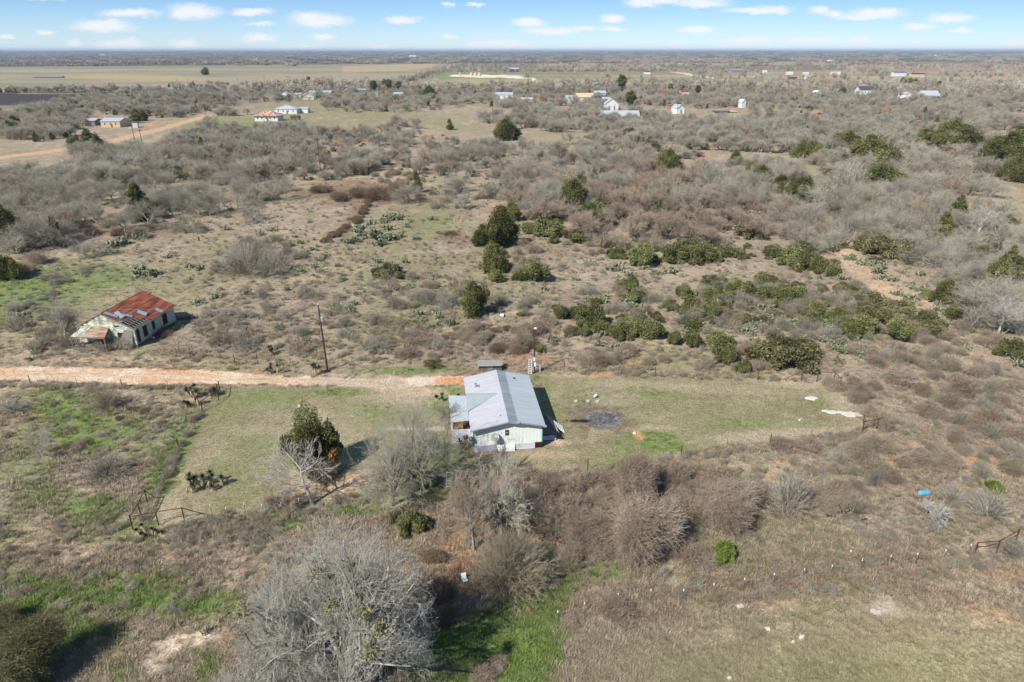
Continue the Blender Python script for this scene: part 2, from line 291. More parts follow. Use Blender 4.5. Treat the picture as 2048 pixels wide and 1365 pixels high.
# colour of the ground by region (place given by where it lies, size in the photo): colour, cx, cy, rx, ry, turn, strength
BL = [
 ('GREEN',60,590,180,50,-14,.85),('GREEN',230,555,60,20,-10,.6),('GREEN',20,555,70,25,0,.6),('OLIVE',500,545,90,14,-5,.6),('GREEN',860,455,60,28,-20,.45),('OLIVE',780,470,120,50,-30,.6),
 ('GREEN',120,820,60,45,60,.55),('GREEN',60,790,50,15,0,.4),('GREEN',355,880,25,70,30,.8),('GREEN',140,880,60,30,0,.6),('GREEN',60,960,60,40,0,.3),('GREEN',190,1020,70,25,-10,.7),
 ('GREEN',20,1080,45,45,0,.75),('GREEN',290,1090,16,45,-30,.8),('GREEN',270,1190,200,48,4,.95),('GREEN',100,1230,110,60,20,.75),('GREEN',25,1200,60,60,0,.8),('GREEN',420,1110,20,20,0,.4),('GREEN',560,1045,45,22,0,.9),
 ('GREEN',240,1345,30,40,0,.6),('GREEN',415,1330,30,50,10,.7),('OLIVE',200,1290,160,40,0,.6),
 ('BROWN',150,1110,110,40,0,.8),('BROWN',430,1090,150,50,0,.8),('TAN',170,1100,60,18,-20,.5),('RBROWN',330,1150,60,10,0,.3),
 ('WHITE',372,1282,66,14,-8,.93),('WHITE',325,1312,46,15,-30,.93),('PEACH',340,1296,100,30,-20,.35),('PEACH',100,1095,120,40,0,.4),('PEACH',430,1085,140,40,0,.3),('WHITE',300,1345,20,12,0,.6),('ORANGE',225,1318,14,6,0,.6),('ORANGE',460,1310,20,40,0,.35),('ORANGE',372,1120,16,6,0,.7),('PEACH',470,1095,18,8,0,.6),
 ('GREEN',930,1320,140,70,0,1),('GREEN',1000,1250,150,50,-10,1),('GREEN',1060,1330,60,60,0,1),('GREEN',960,1300,90,60,0,1),('GREEN',1090,1180,70,42,-25,1),('GREEN',1180,1145,70,22,0,.9),('GREEN',1085,1290,45,75,10,1),('GREEN',1300,1120,40,12,0,.5),('GREEN',1000,1340,60,40,0,.9),
 ('GREEN',860,970,60,35,-20,.9),('GREEN',720,1020,60,14,-8,.8),('GREEN',905,930,40,30,0,.6),('GREEN',1010,1000,30,20,0,.4),('GREEN',870,900,40,25,0,.8),('GREEN',880,800,40,25,0,.7),
 ('GREEN',1310,885,65,24,0,1),('GREEN2',1250,915,60,22,0,.8),('GREEN',1235,935,40,12,0,.8),('GREEN',1290,780,40,12,10,.6),('GREEN',1340,785,30,10,0,.45),('GREEN',1460,845,40,12,10,.5),('GREEN',1530,845,30,8,-10,.4),('GREEN',1650,810,45,14,15,.5),('GREEN2',1130,760,80,20,0,.4),('GREEN',1100,800,16,60,-20,.4),
 ('GREEN',690,785,65,10,0,.8),('GREEN',750,815,50,14,0,.5),('GREEN',800,742,110,7,0,.9),('GREEN',560,795,60,10,0,.4),('GREEN',880,785,55,14,0,.8),('GREEN',500,800,60,14,0,.3),
 ('TAN',330,1020,25,34,30,.7),('TAN',350,965,18,40,35,.5),('PEACH',360,950,14,22,40,.5),('TAN',385,1040,60,9,-4,.7),('PEACH',715,955,75,18,-18,.95),('PEACH',650,985,70,20,-5,.7),('PEACH',590,950,40,20,0,.5),('TAN',700,900,60,60,-20,.4),('PEACH',645,830,8,14,-20,.6),('WHITE',860,858,38,4,0,.95),('WHITE',805,857,28,4,0,.5),
 ('PEACH',420,957,12,3,0,.5),('BROWN',395,990,22,6,0,.4),
 ('TAN',820,790,85,20,0,.8),('PEACH',850,785,40,10,0,.6),('WHITE',842,762,28,9,0,1),('ORANGE',905,762,32,8,0,1),('PEACH',780,770,60,10,0,.7),('ORANGE',200,745,260,7,0,.65),('WHITE',570,763,30,5,0,.6),('WHITE',680,752,60,5,0,.4),
 ('PEACH',250,722,200,7,1,.5),('WHITE',300,716,70,3,0,.5),('ORANGE',175,1305,20,8,0,.4),
 ('TAN',1590,765,90,10,3,.8),('TAN',1680,800,24,34,-45,.7),('TAN',1560,870,140,12,-4,.8),('TAN',1300,855,60,5,0,.6),('TAN',1370,775,200,9,3,.5),('PEACH',1130,750,45,5,0,.6),('ORANGE',1205,748,30,5,0,.8),('ORANGE',1278,870,14,6,30,.8),('PEACH',1115,885,22,8,0,.8),('TAN',1100,910,60,8,0,.6),
 ('OLIVE',1420,820,180,35,0,.4),
 ('TAN',1000,945,50,8,0,.7),('PEACH',1035,945,14,4,0,.7),('ORANGE',930,1120,60,60,20,.5),('ORANGE',1090,1070,50,14,0,.6),('PEACH',960,930,30,14,0,.5),('ORANGE',1150,1115,30,8,0,.5),('GREEN',1110,990,30,12,0,.5),
 ('ORANGE',1905,910,90,12,10,.55),('ORANGE',1830,925,60,10,0,.4),('PEACH',2000,950,60,14,0,.5),('ORANGE',1545,955,20,14,0,.6),('ORANGE',2000,1150,50,20,0,.35),('PEACH',1960,1100,80,24,-15,.4),('ORANGE',1610,1060,16,6,0,.4),('ORANGE',1560,930,30,8,0,.35),
 ('GREEN2',1700,960,60,20,0,.5),('GREEN2',1900,1065,60,10,0,.45),('GREEN2',1940,1125,50,14,0,.5),('GREEN2',1660,1035,30,8,0,.4),('GREEN2',1860,925,30,10,0,.5),
 ('RBROWN',1650,1160,320,40,-5,.55),('RBROWN',1350,900+70,60,30,0,.5),('RBROWN',1950,1220,160,30,10,.5),('RBROWN',1250,1230,120,24,0,.4),
 ('CLR',1650,1330,430,85,-3,.9),('CLR',1980,1300,200,60,0,.8),('GREEN2',1980,1320,160,50,0,.6),('GREEN2',1700,1350,200,30,0,.35),('TAN',1960,1290,120,60,0,.5),('TAN',1700,1265,160,30,0,.35),
 ('WHITE',1770,1215,30,22,30,.85),('PEACH',1960,1230,80,20,10,.5),('PEACH',1560,1210,60,12,0,.5),('TAN',1420,1260,80,30,0,.6),('ORANGE',1980,1225,50,10,10,.35),('GREEN',170,850,110,60,20,.8),('GREEN',300,860,50,40,10,.55),('GREEN',60,900,60,70,0,.5),('GREEN',230,1060,110,30,0,.6),('GREEN',330,950,30,60,35,.8),('GREEN',110,1000,90,24,0,.6),('GREEN',380,1200,90,30,0,.9),('GREEN',160,1270,90,30,0,.6),('WHITE',1640,1200,60,4,0,.5),('WHITE',1480,1212,9,4,0,.9),('WHITE',1567,1246,9,5,0,.7),('WHITE',1535,1258,8,4,0,.9),('WHITE',1604,1274,7,4,0,.9),('WHITE',1586,1284,4,3,0,.9),('WHITE',1491,1324,5,6,30,.8),('WHITE',1458,1268,9,5,0,.5),('WHITE',1459,1358,6,3,0,.8),('WHITE',1585,1220,20,9,0,.4),('WHITE',1705,1234,12,3,10,.6),('WHITE',1755,1304,8,3,50,.6),
 ('WHITE',1578,1262,3,22,12,.35),('WHITE',1514,1315,3,30,8,.35),('WHITE',1812,1335,4,24,-28,.3),('WHITE',1400,1233,9,4,0,.6),('WHITE',1423,1233,6,3,0,.6),
 ('RBROWN',720,385,130,24,0,.9),('RBROWN',700,440,14,46,40,.6),('RBROWN',910,475,35,14,0,.9),('RBROWN',255,460,90,14,0,.7),('BROWN',1040,700,90,25,0,.6),('ORANGE',1060,715,70,8,0,.35),('ORANGE',1280,720,40,8,0,.3),
 ('ORANGE',1610,612,16,5,20,.9),('ORANGE',1770,570,12,40,-45,.5),('PEACH',1700,520,18,66,-38,.85),('PEACH',1790,592,18,60,-52,.8),('PEACH',1650,450,14,50,-30,.7),('PEACH',1640,440,14,60,-40,.4),('PEACH',1850,600,14,90,-48,.6),('PEACH',1980,730,60,40,0,.3),('ORANGE',1400,325,12,40,20,.5),('ORANGE',1366,262,8,30,10,.5),('TAN',1950,390,110,20,8,.6),('TAN',1380,545,140,14,0,.4),
 ('RBROWN',880,290,160,12,0,.35),('TAN',950,300,200,25,0,.3),('TAN',620,325,120,20,0,.35),('PEACH',760,345,160,10,0,.3),
 ('OLIVE',520,255,150,14,-4,.9),('GREEN2',470,245,120,9,-6,.7),('GREEN2',690,225,110,10,0,.6),('OLIVE',800,240,120,14,0,.5),
 ('ORANGE',1640,227,30,6,0,.9),('ORANGE',1665,223,14,4,0,.8),('TAN',2030,215,90,14,0,.8),('PEACH',1290,202,60,5,0,.5),
 ('ORANGE',300,250,14,5,0,.6),('BROWN',1750,250,300,30,0,.3)]
CD = dict(CLR=CLR, GREEN=GREEN, GREEN2=GREEN2, OLIVE=OLIVE, TAN=TAN, BROWN=BROWN, PEACH=PEACH, ORANGE=ORANGE, WHITE=WHITE, RBROWN=RBROWN)
def ground_colour(x, y):
    """albedo of the ground at world points, and how rough (weedy) it is there"""
    px, py = P(x, np.maximum(y, 12.0)); n = len(x)
    d = np.sqrt(x * x + y * y)
    n1 = fbm(x * 0.045, y * 0.045, 3, 5); n2 = fbm(x * 0.35, y * 0.35, 9, 4); n3 = fbm(x * 1.6, y * 1.6, 21, 3); n4 = fbm(x * 0.012, y * 0.012, 31, 4); n5 = fbm(x*0.11, y*0.11, 77, 4); n6 = fbm(x * 3.2, y * 3.2, 88, 2)
    c = lerp(np.tile(BROWN, (n, 1)), TAN, sstep(.36, .66, n2 * .6 + n1 * .4)); c = lerp(c, GREY, sstep(.45, .7, n5) * .35)
    c = lerp(c, OLIVE, sstep(.50, .66, n1) * .55); c = lerp(c, GREEN2, sstep(.60, .72, n2 * .5 + n1 * .5) * .5)
    c = lerp(c, PEACH, sstep(.60, .70, n5 * .6 + n3 * .4) * .4)
    c = lerp(c, RBROWN, sstep(.55, .7, fbm(x * .2, y * .2, 55, 4)) * .35)
    wob = (n2 - .5) * 1.2 + (n3 - .5) * 1.0 + (n6 - .5) * .5
    rough = np.ones(n)
    # mown yards: fine, even, olive
    for poly in (YARD_L, YARD_R):
        wx = (n2 - .5) * 14 + (n3 - .5) * 8; wy = (n3 - .5) * 8 + (n2 - .5) * 5
        i = inpoly(px + wx, py + wy, poly).astype(float)
        yc = lerp(np.tile((0.235, 0.205, 0.115), (n, 1)), (0.34, 0.285, 0.185), sstep(.38, .62, n2 * .4 + n5 * .3 + n3 * .3)); yc = lerp(yc, (0.17, 0.195, 0.075), sstep(.46, .66, n5 * .7 + n3 * .3) * .6)
        c = c * (1 - i[:, None]) + yc * i[:, None]; rough = rough * (1 - i * .85)
    for (k, cx, cy, rx, ry, rot, st) in BL:
        sel = (np.abs(px - cx) < (rx + ry) * 1.8 + 8) & (np.abs(py - cy) < (rx + ry) * 1.8 + 8)
        if not sel.any(): continue
        soft = .2 if st >= .95 else .5
        m = np.zeros(n); m[sel] = ellm(px[sel], py[sel], cx, cy, rx, ry, rot, soft, wob[sel]) * st
        if k in ('WHITE', 'PEACH', 'ORANGE'): m = m * (0.55 + 0.45 * sstep(.4, .55, n3)); rough = rough * (1 - m * .8)
        if k == 'CLR': rough = rough * (1 - m * .55)
        if k == 'GREEN': m = np.minimum(m * 1.25, 1) * (0.25 + 0.75 * sstep(.36, .54, n2 * .3 + n3 * .4 + n6 * .3)); rough = np.maximum(rough, m * .6)
        col = np.asarray(CD[k])
        c = c * (1 - m[:, None]) + col[None, :] * m[:, None]
    # burnt patch of the fire
    m = ellm(px, py, 1205, 835, 58, 26, 8, .4, wob); c = lerp(c, (0.13, 0.095, 0.07), m * .7)
    m = ellm(px, py, 1205, 838, 34, 18, 8, .25, wob * .6); c = lerp(c, (0.13, 0.125, 0.12), m); c = lerp(c, (0.27, 0.265, 0.26), m * sstep(.5, .62, n3))
    m = ellm(px, py, 1160, 842, 20, 3.5, 3, .3, wob * .3); c = lerp(c, (0.02, 0.018, 0.016), m * .9)
    # the dirt drive
    i = inpoly(px + (n2 - .5) * 18, py + (n2 - .5) * 7 + (n3 - .5) * 3, ROAD).astype(float)
    rc = lerp(np.tile(PEACH, (n, 1)), (.70, .55, .40), sstep(.42, .62, n2)); rc = lerp(rc, ORANGE, sstep(.44, .6, fbm(x * .12, y * .9, 5, 4)) * .75 * (1 - sstep(350, 520, px)))
    rc = lerp(rc, (0.45, 0.37, 0.28), sstep(560, 700, px) * (1 - sstep(790, 830, px)) * .7)
    yc_ = np.interp(px, [-60, 300, 560, 760, 935], [746, 752, 761, 766, 761])
    for off in (-4.2, 3.6): rc = lerp(rc, (.50, .36, .245), np.exp(-((py - yc_ - off - (n2 - .5) * 2) / 1.3) ** 2) * .6)
    rc = lerp(rc, (.33, .31, .19), np.exp(-((py - yc_ + .6 - (n2 - .5) * 3) / 1.1) ** 2) * sstep(.45, .6, fbm(x * .3, y * .5, 19, 3)) * .7)
    rc = lerp(rc, WHITE, ellm(px, py, 842, 762, 28, 9, 0, .4, wob * .4)); rc = lerp(rc, ORANGE, ellm(px, py, 905, 762, 34, 9, 0, .4, wob * .4))
    c = c * (1 - i[:, None]) + rc * i[:, None]; rough = rough * (1 - i)
    i = inpoly(px, py + (n4 - .5) * 2, ROAD2).astype(float); c = lerp(c, (0.52, 0.34, 0.215), i); rough = rough * (1 - i)
    # far fields and woods (beyond the village)
    far = sstep(560, 800, d)
    fn = fbm(x * 0.0035, y * 0.0035, 61, 5); fs = fbm(x * .003, y * .012, 71, 4)
    fc = lerp(np.tile((0.26, 0.215, 0.145), (n, 1)), (0.19, 0.17, 0.11), sstep(.4, .6, fn)); c = c * (1 - far[:, None]) + fc * far[:, None]
    def field(poly, col, col2, s=.8):
        nonlocal c
        i = inpoly(px + (fn - .5) * 30, py + (fs - .5) * 2, poly).astype(float) * s
        k = lerp(np.tile(col, (n, 1)), col2, sstep(.4, .6, fs)); c = c * (1 - i[:, None]) + k * i[:, None]
    field([(-900,136),(0,135),(600,131),(890,126),(905,128),(800,165),(700,172),(450,183),(0,184),(-900,186)], (0.33, 0.28, 0.185), (0.24, 0.225, 0.14), 1)
    m = ellm(px, py, 270, 155, 150, 6, 1, .5); c = lerp(c, (0.46, 0.34, 0.185), m * .7)
    field([(690,133),(890,127),(850,138),(800,142),(680,146)], (0.42, 0.32, 0.19), (0.40, 0.30, 0.18), .9)
    field([(-400,187),(0,188),(185,189),(120,200),(60,210),(-400,222)], (0.045, 0.04, 0.042), (0.055, 0.05, 0.05), 1)
    field([(830,168),(900,146),(1110,150),(1380,150),(1560,152),(1620,168),(1500,172),(1200,165),(1000,170)], (0.35, 0.31, 0.17), (0.24, 0.24, 0.13), 1)
    field([(860,150),(900,138),(1000,140),(1000,150),(880,160)], (0.20, 0.22, 0.10), (0.22, 0.24, 0.11), 1)
    field([(1080,128),(1600,124),(1700,126),(1700,130),(1080,132)], (0.34, 0.29, 0.2), (0.3, 0.25, 0.17), .9)
    field([(1700,129),(2048,127),(3000,127),(3000,165),(2048,165),(1780,168),(1600,158),(1500,152),(1400,148),(1700,140)], (0.36, 0.30, 0.20), (0.31, 0.22, 0.16), 1)
    field([(1720,163),(1850,160),(1960,168),(1800,172)], (0.24, 0.26, 0.12), (0.3, 0.28, 0.15), 1)
    field([(900,150),(945,149),(1035,152),(1040,155),(1000,156),(960,156.5),(895,153.5)], (0.75, 0.68, 0.56), (0.7, 0.62, 0.5), 1)
    field([(1000,154),(1060,156.5),(1068,158),(1062,170),(1056,170),(1058,159),(995,156)], (0.75, 0.68, 0.56), (0.7, 0.62, 0.5), 1)
    field([(1340,143),(1460,162),(1456,163.5),(1335,145)], (0.6, 0.55, 0.46), (0.6, 0.55, 0.46), 1)
    wood = inpoly(px, py + (fn - .5) * 2.5, [(-9000,-400),(9000,-400),(9000,124),(1500,123),(1000,128),(905,127),(600,129),(0,134),(-9000,136)]).astype(float)
    c = c * (1 - wood[:, None]) + lerp(np.tile((0.085, 0.085, 0.07), (n, 1)), (0.13, 0.12, 0.10), sstep(.4, .6, fn)) * wood[:, None]
    return np.clip(c, 0.01, 0.9), rough
ys = list(np.arange(-60, 14, 2.0)); y = 14.0
while y < 34: ys.append(y); y *= 1.02
while y < 330: ys.append(y); y *= 1.0048
while y < 60000: ys.append(y); y *= 1.018
ys = np.array(ys); NC = 560; ts = np.linspace(-1, 1, NC)
Wd = 0.98 * np.maximum(ys, 45) + 25
X = (ts[None, :] * Wd[:, None]).ravel(); Y = np.repeat(ys, NC)
gc, gr = ground_colour(X, Y)
D_ = np.sqrt(X * X + Y * Y)
Zr = (fbm(X * 0.9, Y * 0.9, 101, 3) - .5) * .22 * gr * (D_ < 320) + (fbm(X * .15, Y * .15, 102, 2) - .5) * .12 * gr * (D_ < 320)
Zr = Zr - .04
Zr += sstep(5000, 16000, D_) * (8 + 34 * fbm(X * .00022, Y * .00022, 103, 4))
ii = np.arange(len(ys) - 1)[:, None] * NC + np.arange(NC - 1)[None, :]; ii = ii.ravel()
Fq = np.stack([ii, ii + 1, ii + NC + 1, ii + NC], 1)
gm = bpy.data.materials.new('ground_soil'); nt = nodes(gm); N = nt.nodes; Lk = nt.links
out = N.new('ShaderNodeOutputMaterial'); b = N.new('ShaderNodeBsdfPrincipled'); Lk.new(b.outputs[0], out.inputs[0])
b.inputs['Roughness'].default_value = .95; b.inputs['Specular IOR Level'].default_value = .1
at = N.new('ShaderNodeAttribute'); at.attribute_name = 'Col'; ar = N.new('ShaderNodeAttribute'); ar.attribute_name = 'rough'
geo = N.new('ShaderNodeNewGeometry')
def nz(scale, det=4, rgh=.7, vec=(1, 1, 1)):
    mp = N.new('ShaderNodeMapping'); Lk.new(geo.outputs['Position'], mp.inputs[0]); mp.inputs['Scale'].default_value = vec
    n = N.new('ShaderNodeTexNoise'); n.inputs['Scale'].default_value = scale; n.inputs['Detail'].default_value = det; n.inputs['Roughness'].default_value = rgh
    Lk.new(mp.outputs[0], n.inputs['Vector']); return n.outputs['Fac']
def mapr(v, a, b_, c, d):
    m = N.new('ShaderNodeMapRange'); Lk.new(v, m.inputs[0]); m.inputs[1].default_value = a; m.inputs[2].default_value = b_; m.inputs[3].default_value = c; m.inputs[4].default_value = d; return m.outputs[0]
def mth(op, a, b_):
    n = N.new('ShaderNodeMath'); n.operation = op
    for i, v in enumerate((a, b_)):
        if isinstance(v, (int, float)): n.inputs[i].default_value = v
        else: Lk.new(v, n.inputs[i])
    return n.outputs[0]
f1 = nz(4.5, 5, .75); f2 = nz(1.1, 4, .65)
k = mth('MULTIPLY', mapr(f1, .32, .68, .45, 1.58), mapr(f2, .3, .7, .8, 1.2))
vm = N.new('ShaderNodeVectorMath'); vm.operation = 'SCALE'; Lk.new(at.outputs['Color'], vm.inputs[0]); Lk.new(k, vm.inputs['Scale'])
# straw specks
f3 = nz(2.6, 6, .8, (1, 1.4, 1)); mxs = N.new('ShaderNodeMix'); mxs.data_type = 'RGBA'; Lk.new(mapr(f3, .56, .66, 0, .5), mxs.inputs[0]); Lk.new(vm.outputs[0], mxs.inputs[6]); mxs.inputs[7].default_value = (.44, .37, .27, 1)
f4 = nz(3.1, 6, .8, (1.3, 1, 1)); mxd = N.new('ShaderNodeMix'); mxd.data_type = 'RGBA'; Lk.new(mth('MULTIPLY', mapr(f4, .56, .68, 0, .55), ar.outputs['Fac']), mxd.inputs[0]); Lk.new(mxs.outputs[2], mxd.inputs[6]); mxd.inputs[7].default_value = (.085, .075, .05, 1)
Lk.new(mxd.outputs[2], b.inputs['Base Color'])
bp = N.new('ShaderNodeBump'); bp.inputs['Strength'].default_value = .9; bp.inputs['Distance'].default_value = .12; Lk.new(f1, bp.inputs['Height']); Lk.new(bp.outputs[0], b.inputs['Normal'])
ground = link('ground', mesh_np('ground', np.c_[X, Y, Zr], Fq, gm, {'Col': gc, 'rough': gr}, True)); tag(ground, kind='structure')
def gz(x, y):
    d = math.hypot(x, y)
    if d < 5000: return 0.0
    xa = np.array([float(x)]); ya = np.array([float(y)])
    return float((sstep(5000, 16000, np.array([d])) * (8 + 34 * fbm(xa * .00022, ya * .00022, 103, 4)))[0])
# ------------------------------------------------------------------ plant shapes
def segs_mesh(name, S, mat, v=None, sides=3):
    """S: array (n,8) = p0,p1,r0,r1 -> tapered limbs"""
    S = np.asarray(S, float); p0 = S[:, 0:3]; p1 = S[:, 3:6]; r0 = S[:, 6]; r1 = S[:, 7]
    d = p1 - p0; d /= np.maximum(np.linalg.norm(d, axis=1, keepdims=True), 1e-6)
    a = np.where(np.abs(d[:, 2:3]) < .9, np.array([[0, 0, 1.0]]), np.array([[1.0, 0, 0]]))
    u = np.cross(d, a); u /= np.linalg.norm(u, axis=1, keepdims=True); w_ = np.cross(d, u); n = len(S); V = np.zeros((n, 2 * sides, 3))
    for k in range(sides):
        t = 2 * math.pi * k / sides; e = u * math.cos(t) + w_ * math.sin(t)
        V[:, k] = p0 + e * r0[:, None]; V[:, sides + k] = p1 + e * r1[:, None]
    b = (np.arange(n) * 2 * sides)[:, None]
    Fq = np.concatenate([b + np.array([[k, (k + 1) % sides, sides + (k + 1) % sides, sides + k]]) for k in range(sides)])
    vv = np.repeat(v if v is not None else np.random.RandomState(1).rand(n), 2 * sides)
    return mesh_np(name, V.reshape(-1, 3), Fq, mat, {'v': vv})
def leaves_mesh(name, C, size, mat, rs, v=None, aspect=1.6, updir=0.0):
    """small pointed leaf sprays (triangles) at centres C"""
    n = len(C); a = rs.normal(size=(n, 3)); a[:, 2] += updir; a /= np.linalg.norm(a, axis=1, keepdims=True)
    b = np.cross(a, rs.normal(size=(n, 3))); b /= np.linalg.norm(b, axis=1, keepdims=True)
    s = size * (0.6 + 0.8 * rs.rand(n))[:, None]
    V = np.stack([C - b * s * .5 - a * s * .3, C + b * s * .5 - a * s * .3, C + a * s * aspect * .7], 1)
    Ft = (np.arange(n) * 3)[:, None] + np.array([[0, 1, 2]])
    return mesh_np(name, V.reshape(-1, 3), Ft, mat, {'v': np.repeat(v if v is not None else rs.rand(n), 3)})
def rot_about(d, ang, az):
    o = d.orthogonal().normalized(); q = Matrix.Rotation(az, 3, d) @ o
    return (d * math.cos(ang) + q * math.sin(ang)).normalized()
def grow(rnd, out, p, d, L, r, lv, cfg):
    n = cfg['seg'][min(lv, len(cfg['seg']) - 1)]; wig = cfg['wig']; up = cfg['up'][min(lv, len(cfg['up']) - 1)]
    pts = [p]; ds = [d]; taper = cfg.get('taper', .55)
    for i in range(n):
        d = (d + Vector((rnd.gauss(0, wig), rnd.gauss(0, wig), rnd.gauss(0, wig))) + Vector((0, 0, up))).normalized()
        q = p + d * (L / n); ra = r * (1 - (1 - taper) * i / n); rb = r * (1 - (1 - taper) * (i + 1) / n)
        out.append((*p, *q, ra, rb, lv)); p = q; pts.append(p); ds.append(d)
    if lv >= cfg['lv']: return
    k = cfg['kids'][lv]
    for j in range(k):
        t = cfg['from'][lv] + (1 - cfg['from'][lv]) * (j + rnd.random() * .8) / k; t = min(t, .999); i = int(t * n)
        q = pts[i].lerp(pts[i + 1], t * n - i)
        a = R(rnd.uniform(*cfg['ang'][lv])); nd = rot_about(ds[i], a, rnd.random() * 6.283)
        if cfg.get('flat') and nd.z < -0.1: nd.z *= -.3; nd.normalize()
        grow(rnd, out, q, nd, L * rnd.uniform(*cfg['len'][lv]), max(r * taper * cfg['rad'][lv] * rnd.uniform(.8, 1.15), cfg['rmin']), lv + 1, cfg)
def norm_width(A, width):
    A = np.array(A); xy = A[:, 3:5]; c = np.percentile(xy, [1, 99], axis=0); s = width / max((c[1] - c[0]).mean(), .01)
    A[:, :6] *= s; return A
GREYBARK = plant_mat('bark_grey', (.24, .225, .18), (.44, .42, .36), .14)
PALEBARK = plant_mat('bark_pale', (.40, .37, .33), (.58, .54, .48), .1)
DARKBARK = plant_mat('bark_dark', (.085, .07, .055), (.15, .125, .10), .15)
TWIG_G = plant_mat('twigs_grey', (.25, .225, .165), (.48, .445, .36), .24)
TWIG_Y = plant_mat('twigs_yard_tree', (.20, .19, .14), (.42, .40, .32), .05)
TWIG_GG = plant_mat('twigs_lichen', (.30, .29, .23), (.56, .54, .47), .1)
TWIG_B = plant_mat('twigs_brown', (.24, .18, .13), (.48, .39, .295), .18)
TWIG_DB = plant_mat('twigs_dark', (.13, .09, .06), (.26, .19, .135), .18)
TWIG_T = plant_mat('twigs_tan', (.25, .215, .14), (.45, .39, .28), .12)
LEAF_C = plant_mat('cedar_sprays', (.06, .07, .024), (.24, .235, .09), .28)
LEAF_E = plant_mat('evergreen_leaves', (.065, .078, .028), (.24, .245, .10), .28)
LEAF_O = plant_mat('olive_leaves', (.09, .09, .04), (.27, .255, .13), .2)
LEAF_Y = plant_mat('bright_leaves', (.085, .12, .02), (.22, .26, .07), .12)
LEAF_R = plant_mat('rusty_leaves', (.25, .11, .04), (.45, .22, .08), .2)
CACT = plant_mat('cactus_pad', (.13, .15, .085), (.30, .315, .205), .18)
YUC = plant_mat('yucca_leaf', (.03, .045, .03), (.10, .12, .075), .15)
YUCD = plant_mat('yucca_dead_leaf', (.42, .28, .15), (.68, .50, .30), .12)
GRS = plant_mat('grass_blade', (.2, .2, .2), (.2, .2, .2), .1)
# bare spreading tree: several limbs from a short trunk, fine twigs outwards
CF_MESQ = dict(lv=4, seg=(2, 3, 3, 2, 2), wig=.16, up=(.0, .05, .03, .02, .02), kids=(6, 6, 6, 5), ang=((30, 60), (25, 55), (25, 55), (20, 50)),
               len=((1.1, 1.7), (.55, .8), (.5, .75), (.45, .7)), rad=(.75, .62, .55, .5), rmin=.012, taper=.6)
CF_MESQ['from'] = (.35, .3, .25, .2)
def bare(seed, width, height, L0=1.3, r0=.16, cfg=CF_MESQ, stems=1, lean=.35, keep=None, rscale=1.0):
    rnd = random.Random(seed); out = []
    for s in range(stems):
        a = rnd.random() * 6.28; d = Vector((lean * math.cos(a) * rnd.random(), lean * math.sin(a) * rnd.random(), 1)).normalized()
        grow(rnd, out, Vector((.15 * math.cos(a), .15 * math.sin(a), -.1)) if stems > 1 else Vector((0, 0, -.1)), d, L0, r0, 0, cfg)
    A = np.array(out); xy = A[:, 3:5]; c = np.percentile(xy, [1, 99], axis=0); s = width / (c[1] - c[0]).mean(); sz = height / np.percentile(A[:, 5], 99)
    A[:, [0, 1, 3, 4]] *= s; A[:, [2, 5]] *= sz; A[:, 6:8] *= rscale
    return A
def split(A, lv=2): return A[A[:, 8] < lv], A[A[:, 8] >= lv]
def bare_meshes(name, A, bark, twig, lv=2, sides=5):
    a, b_ = split(A, lv); rs = np.random.RandomState(3)
    return {'trunk': segs_mesh(name + '_trunk', a[:, :8], bark, None, sides), 'crown': segs_mesh(name + '_crown', b_[:, :8], twig, np.clip(rs.rand(len(b_)) * .6 + .4 * (b_[:, 8] - lv) / 2, 0, 1), 3)}
def bare_one(name, A, twig):
    return segs_mesh(name, A[:, :8], twig, np.random.RandomState(5).rand(len(A)), 3)
# many thin stems fanning from the root
def broom(seed, width, height, n=260, tw=5, mat=TWIG_T, r=.014, flat=.9):
    rs = np.random.RandomState(seed); out = []
    az = rs.rand(n) * 6.283; el = np.arccos(1 - rs.rand(n) * flat * .98)      # angle from the vertical
    for i in range(n):
        d = np.array([math.sin(el[i]) * math.cos(az[i]), math.sin(el[i]) * math.sin(az[i]), math.cos(el[i])]); L = rs.uniform(.72, 1.05)
        p = np.array([rs.normal(0, .05), rs.normal(0, .05), 0.]); m = 4
        for k in range(m):
            d = d + rs.normal(0, .11, 3) + np.array([0, 0, .02]); d /= np.linalg.norm(d); q = p + d * L / m
            out.append((*p, *q, r * (1.5 - k * .3), r * (1.2 - k * .3)))
            if k >= 1:
                for j in range(tw):
                    e = d + rs.normal(0, .42, 3); e /= np.linalg.norm(e); l = rs.uniform(.1, .28); out.append((*q, *(q + e * l), r * .6, r * .25))
            p = q
    A = np.array(out); A[:, [0, 1, 3, 4]] *= width / 2; A[:, [2, 5]] *= height; return A
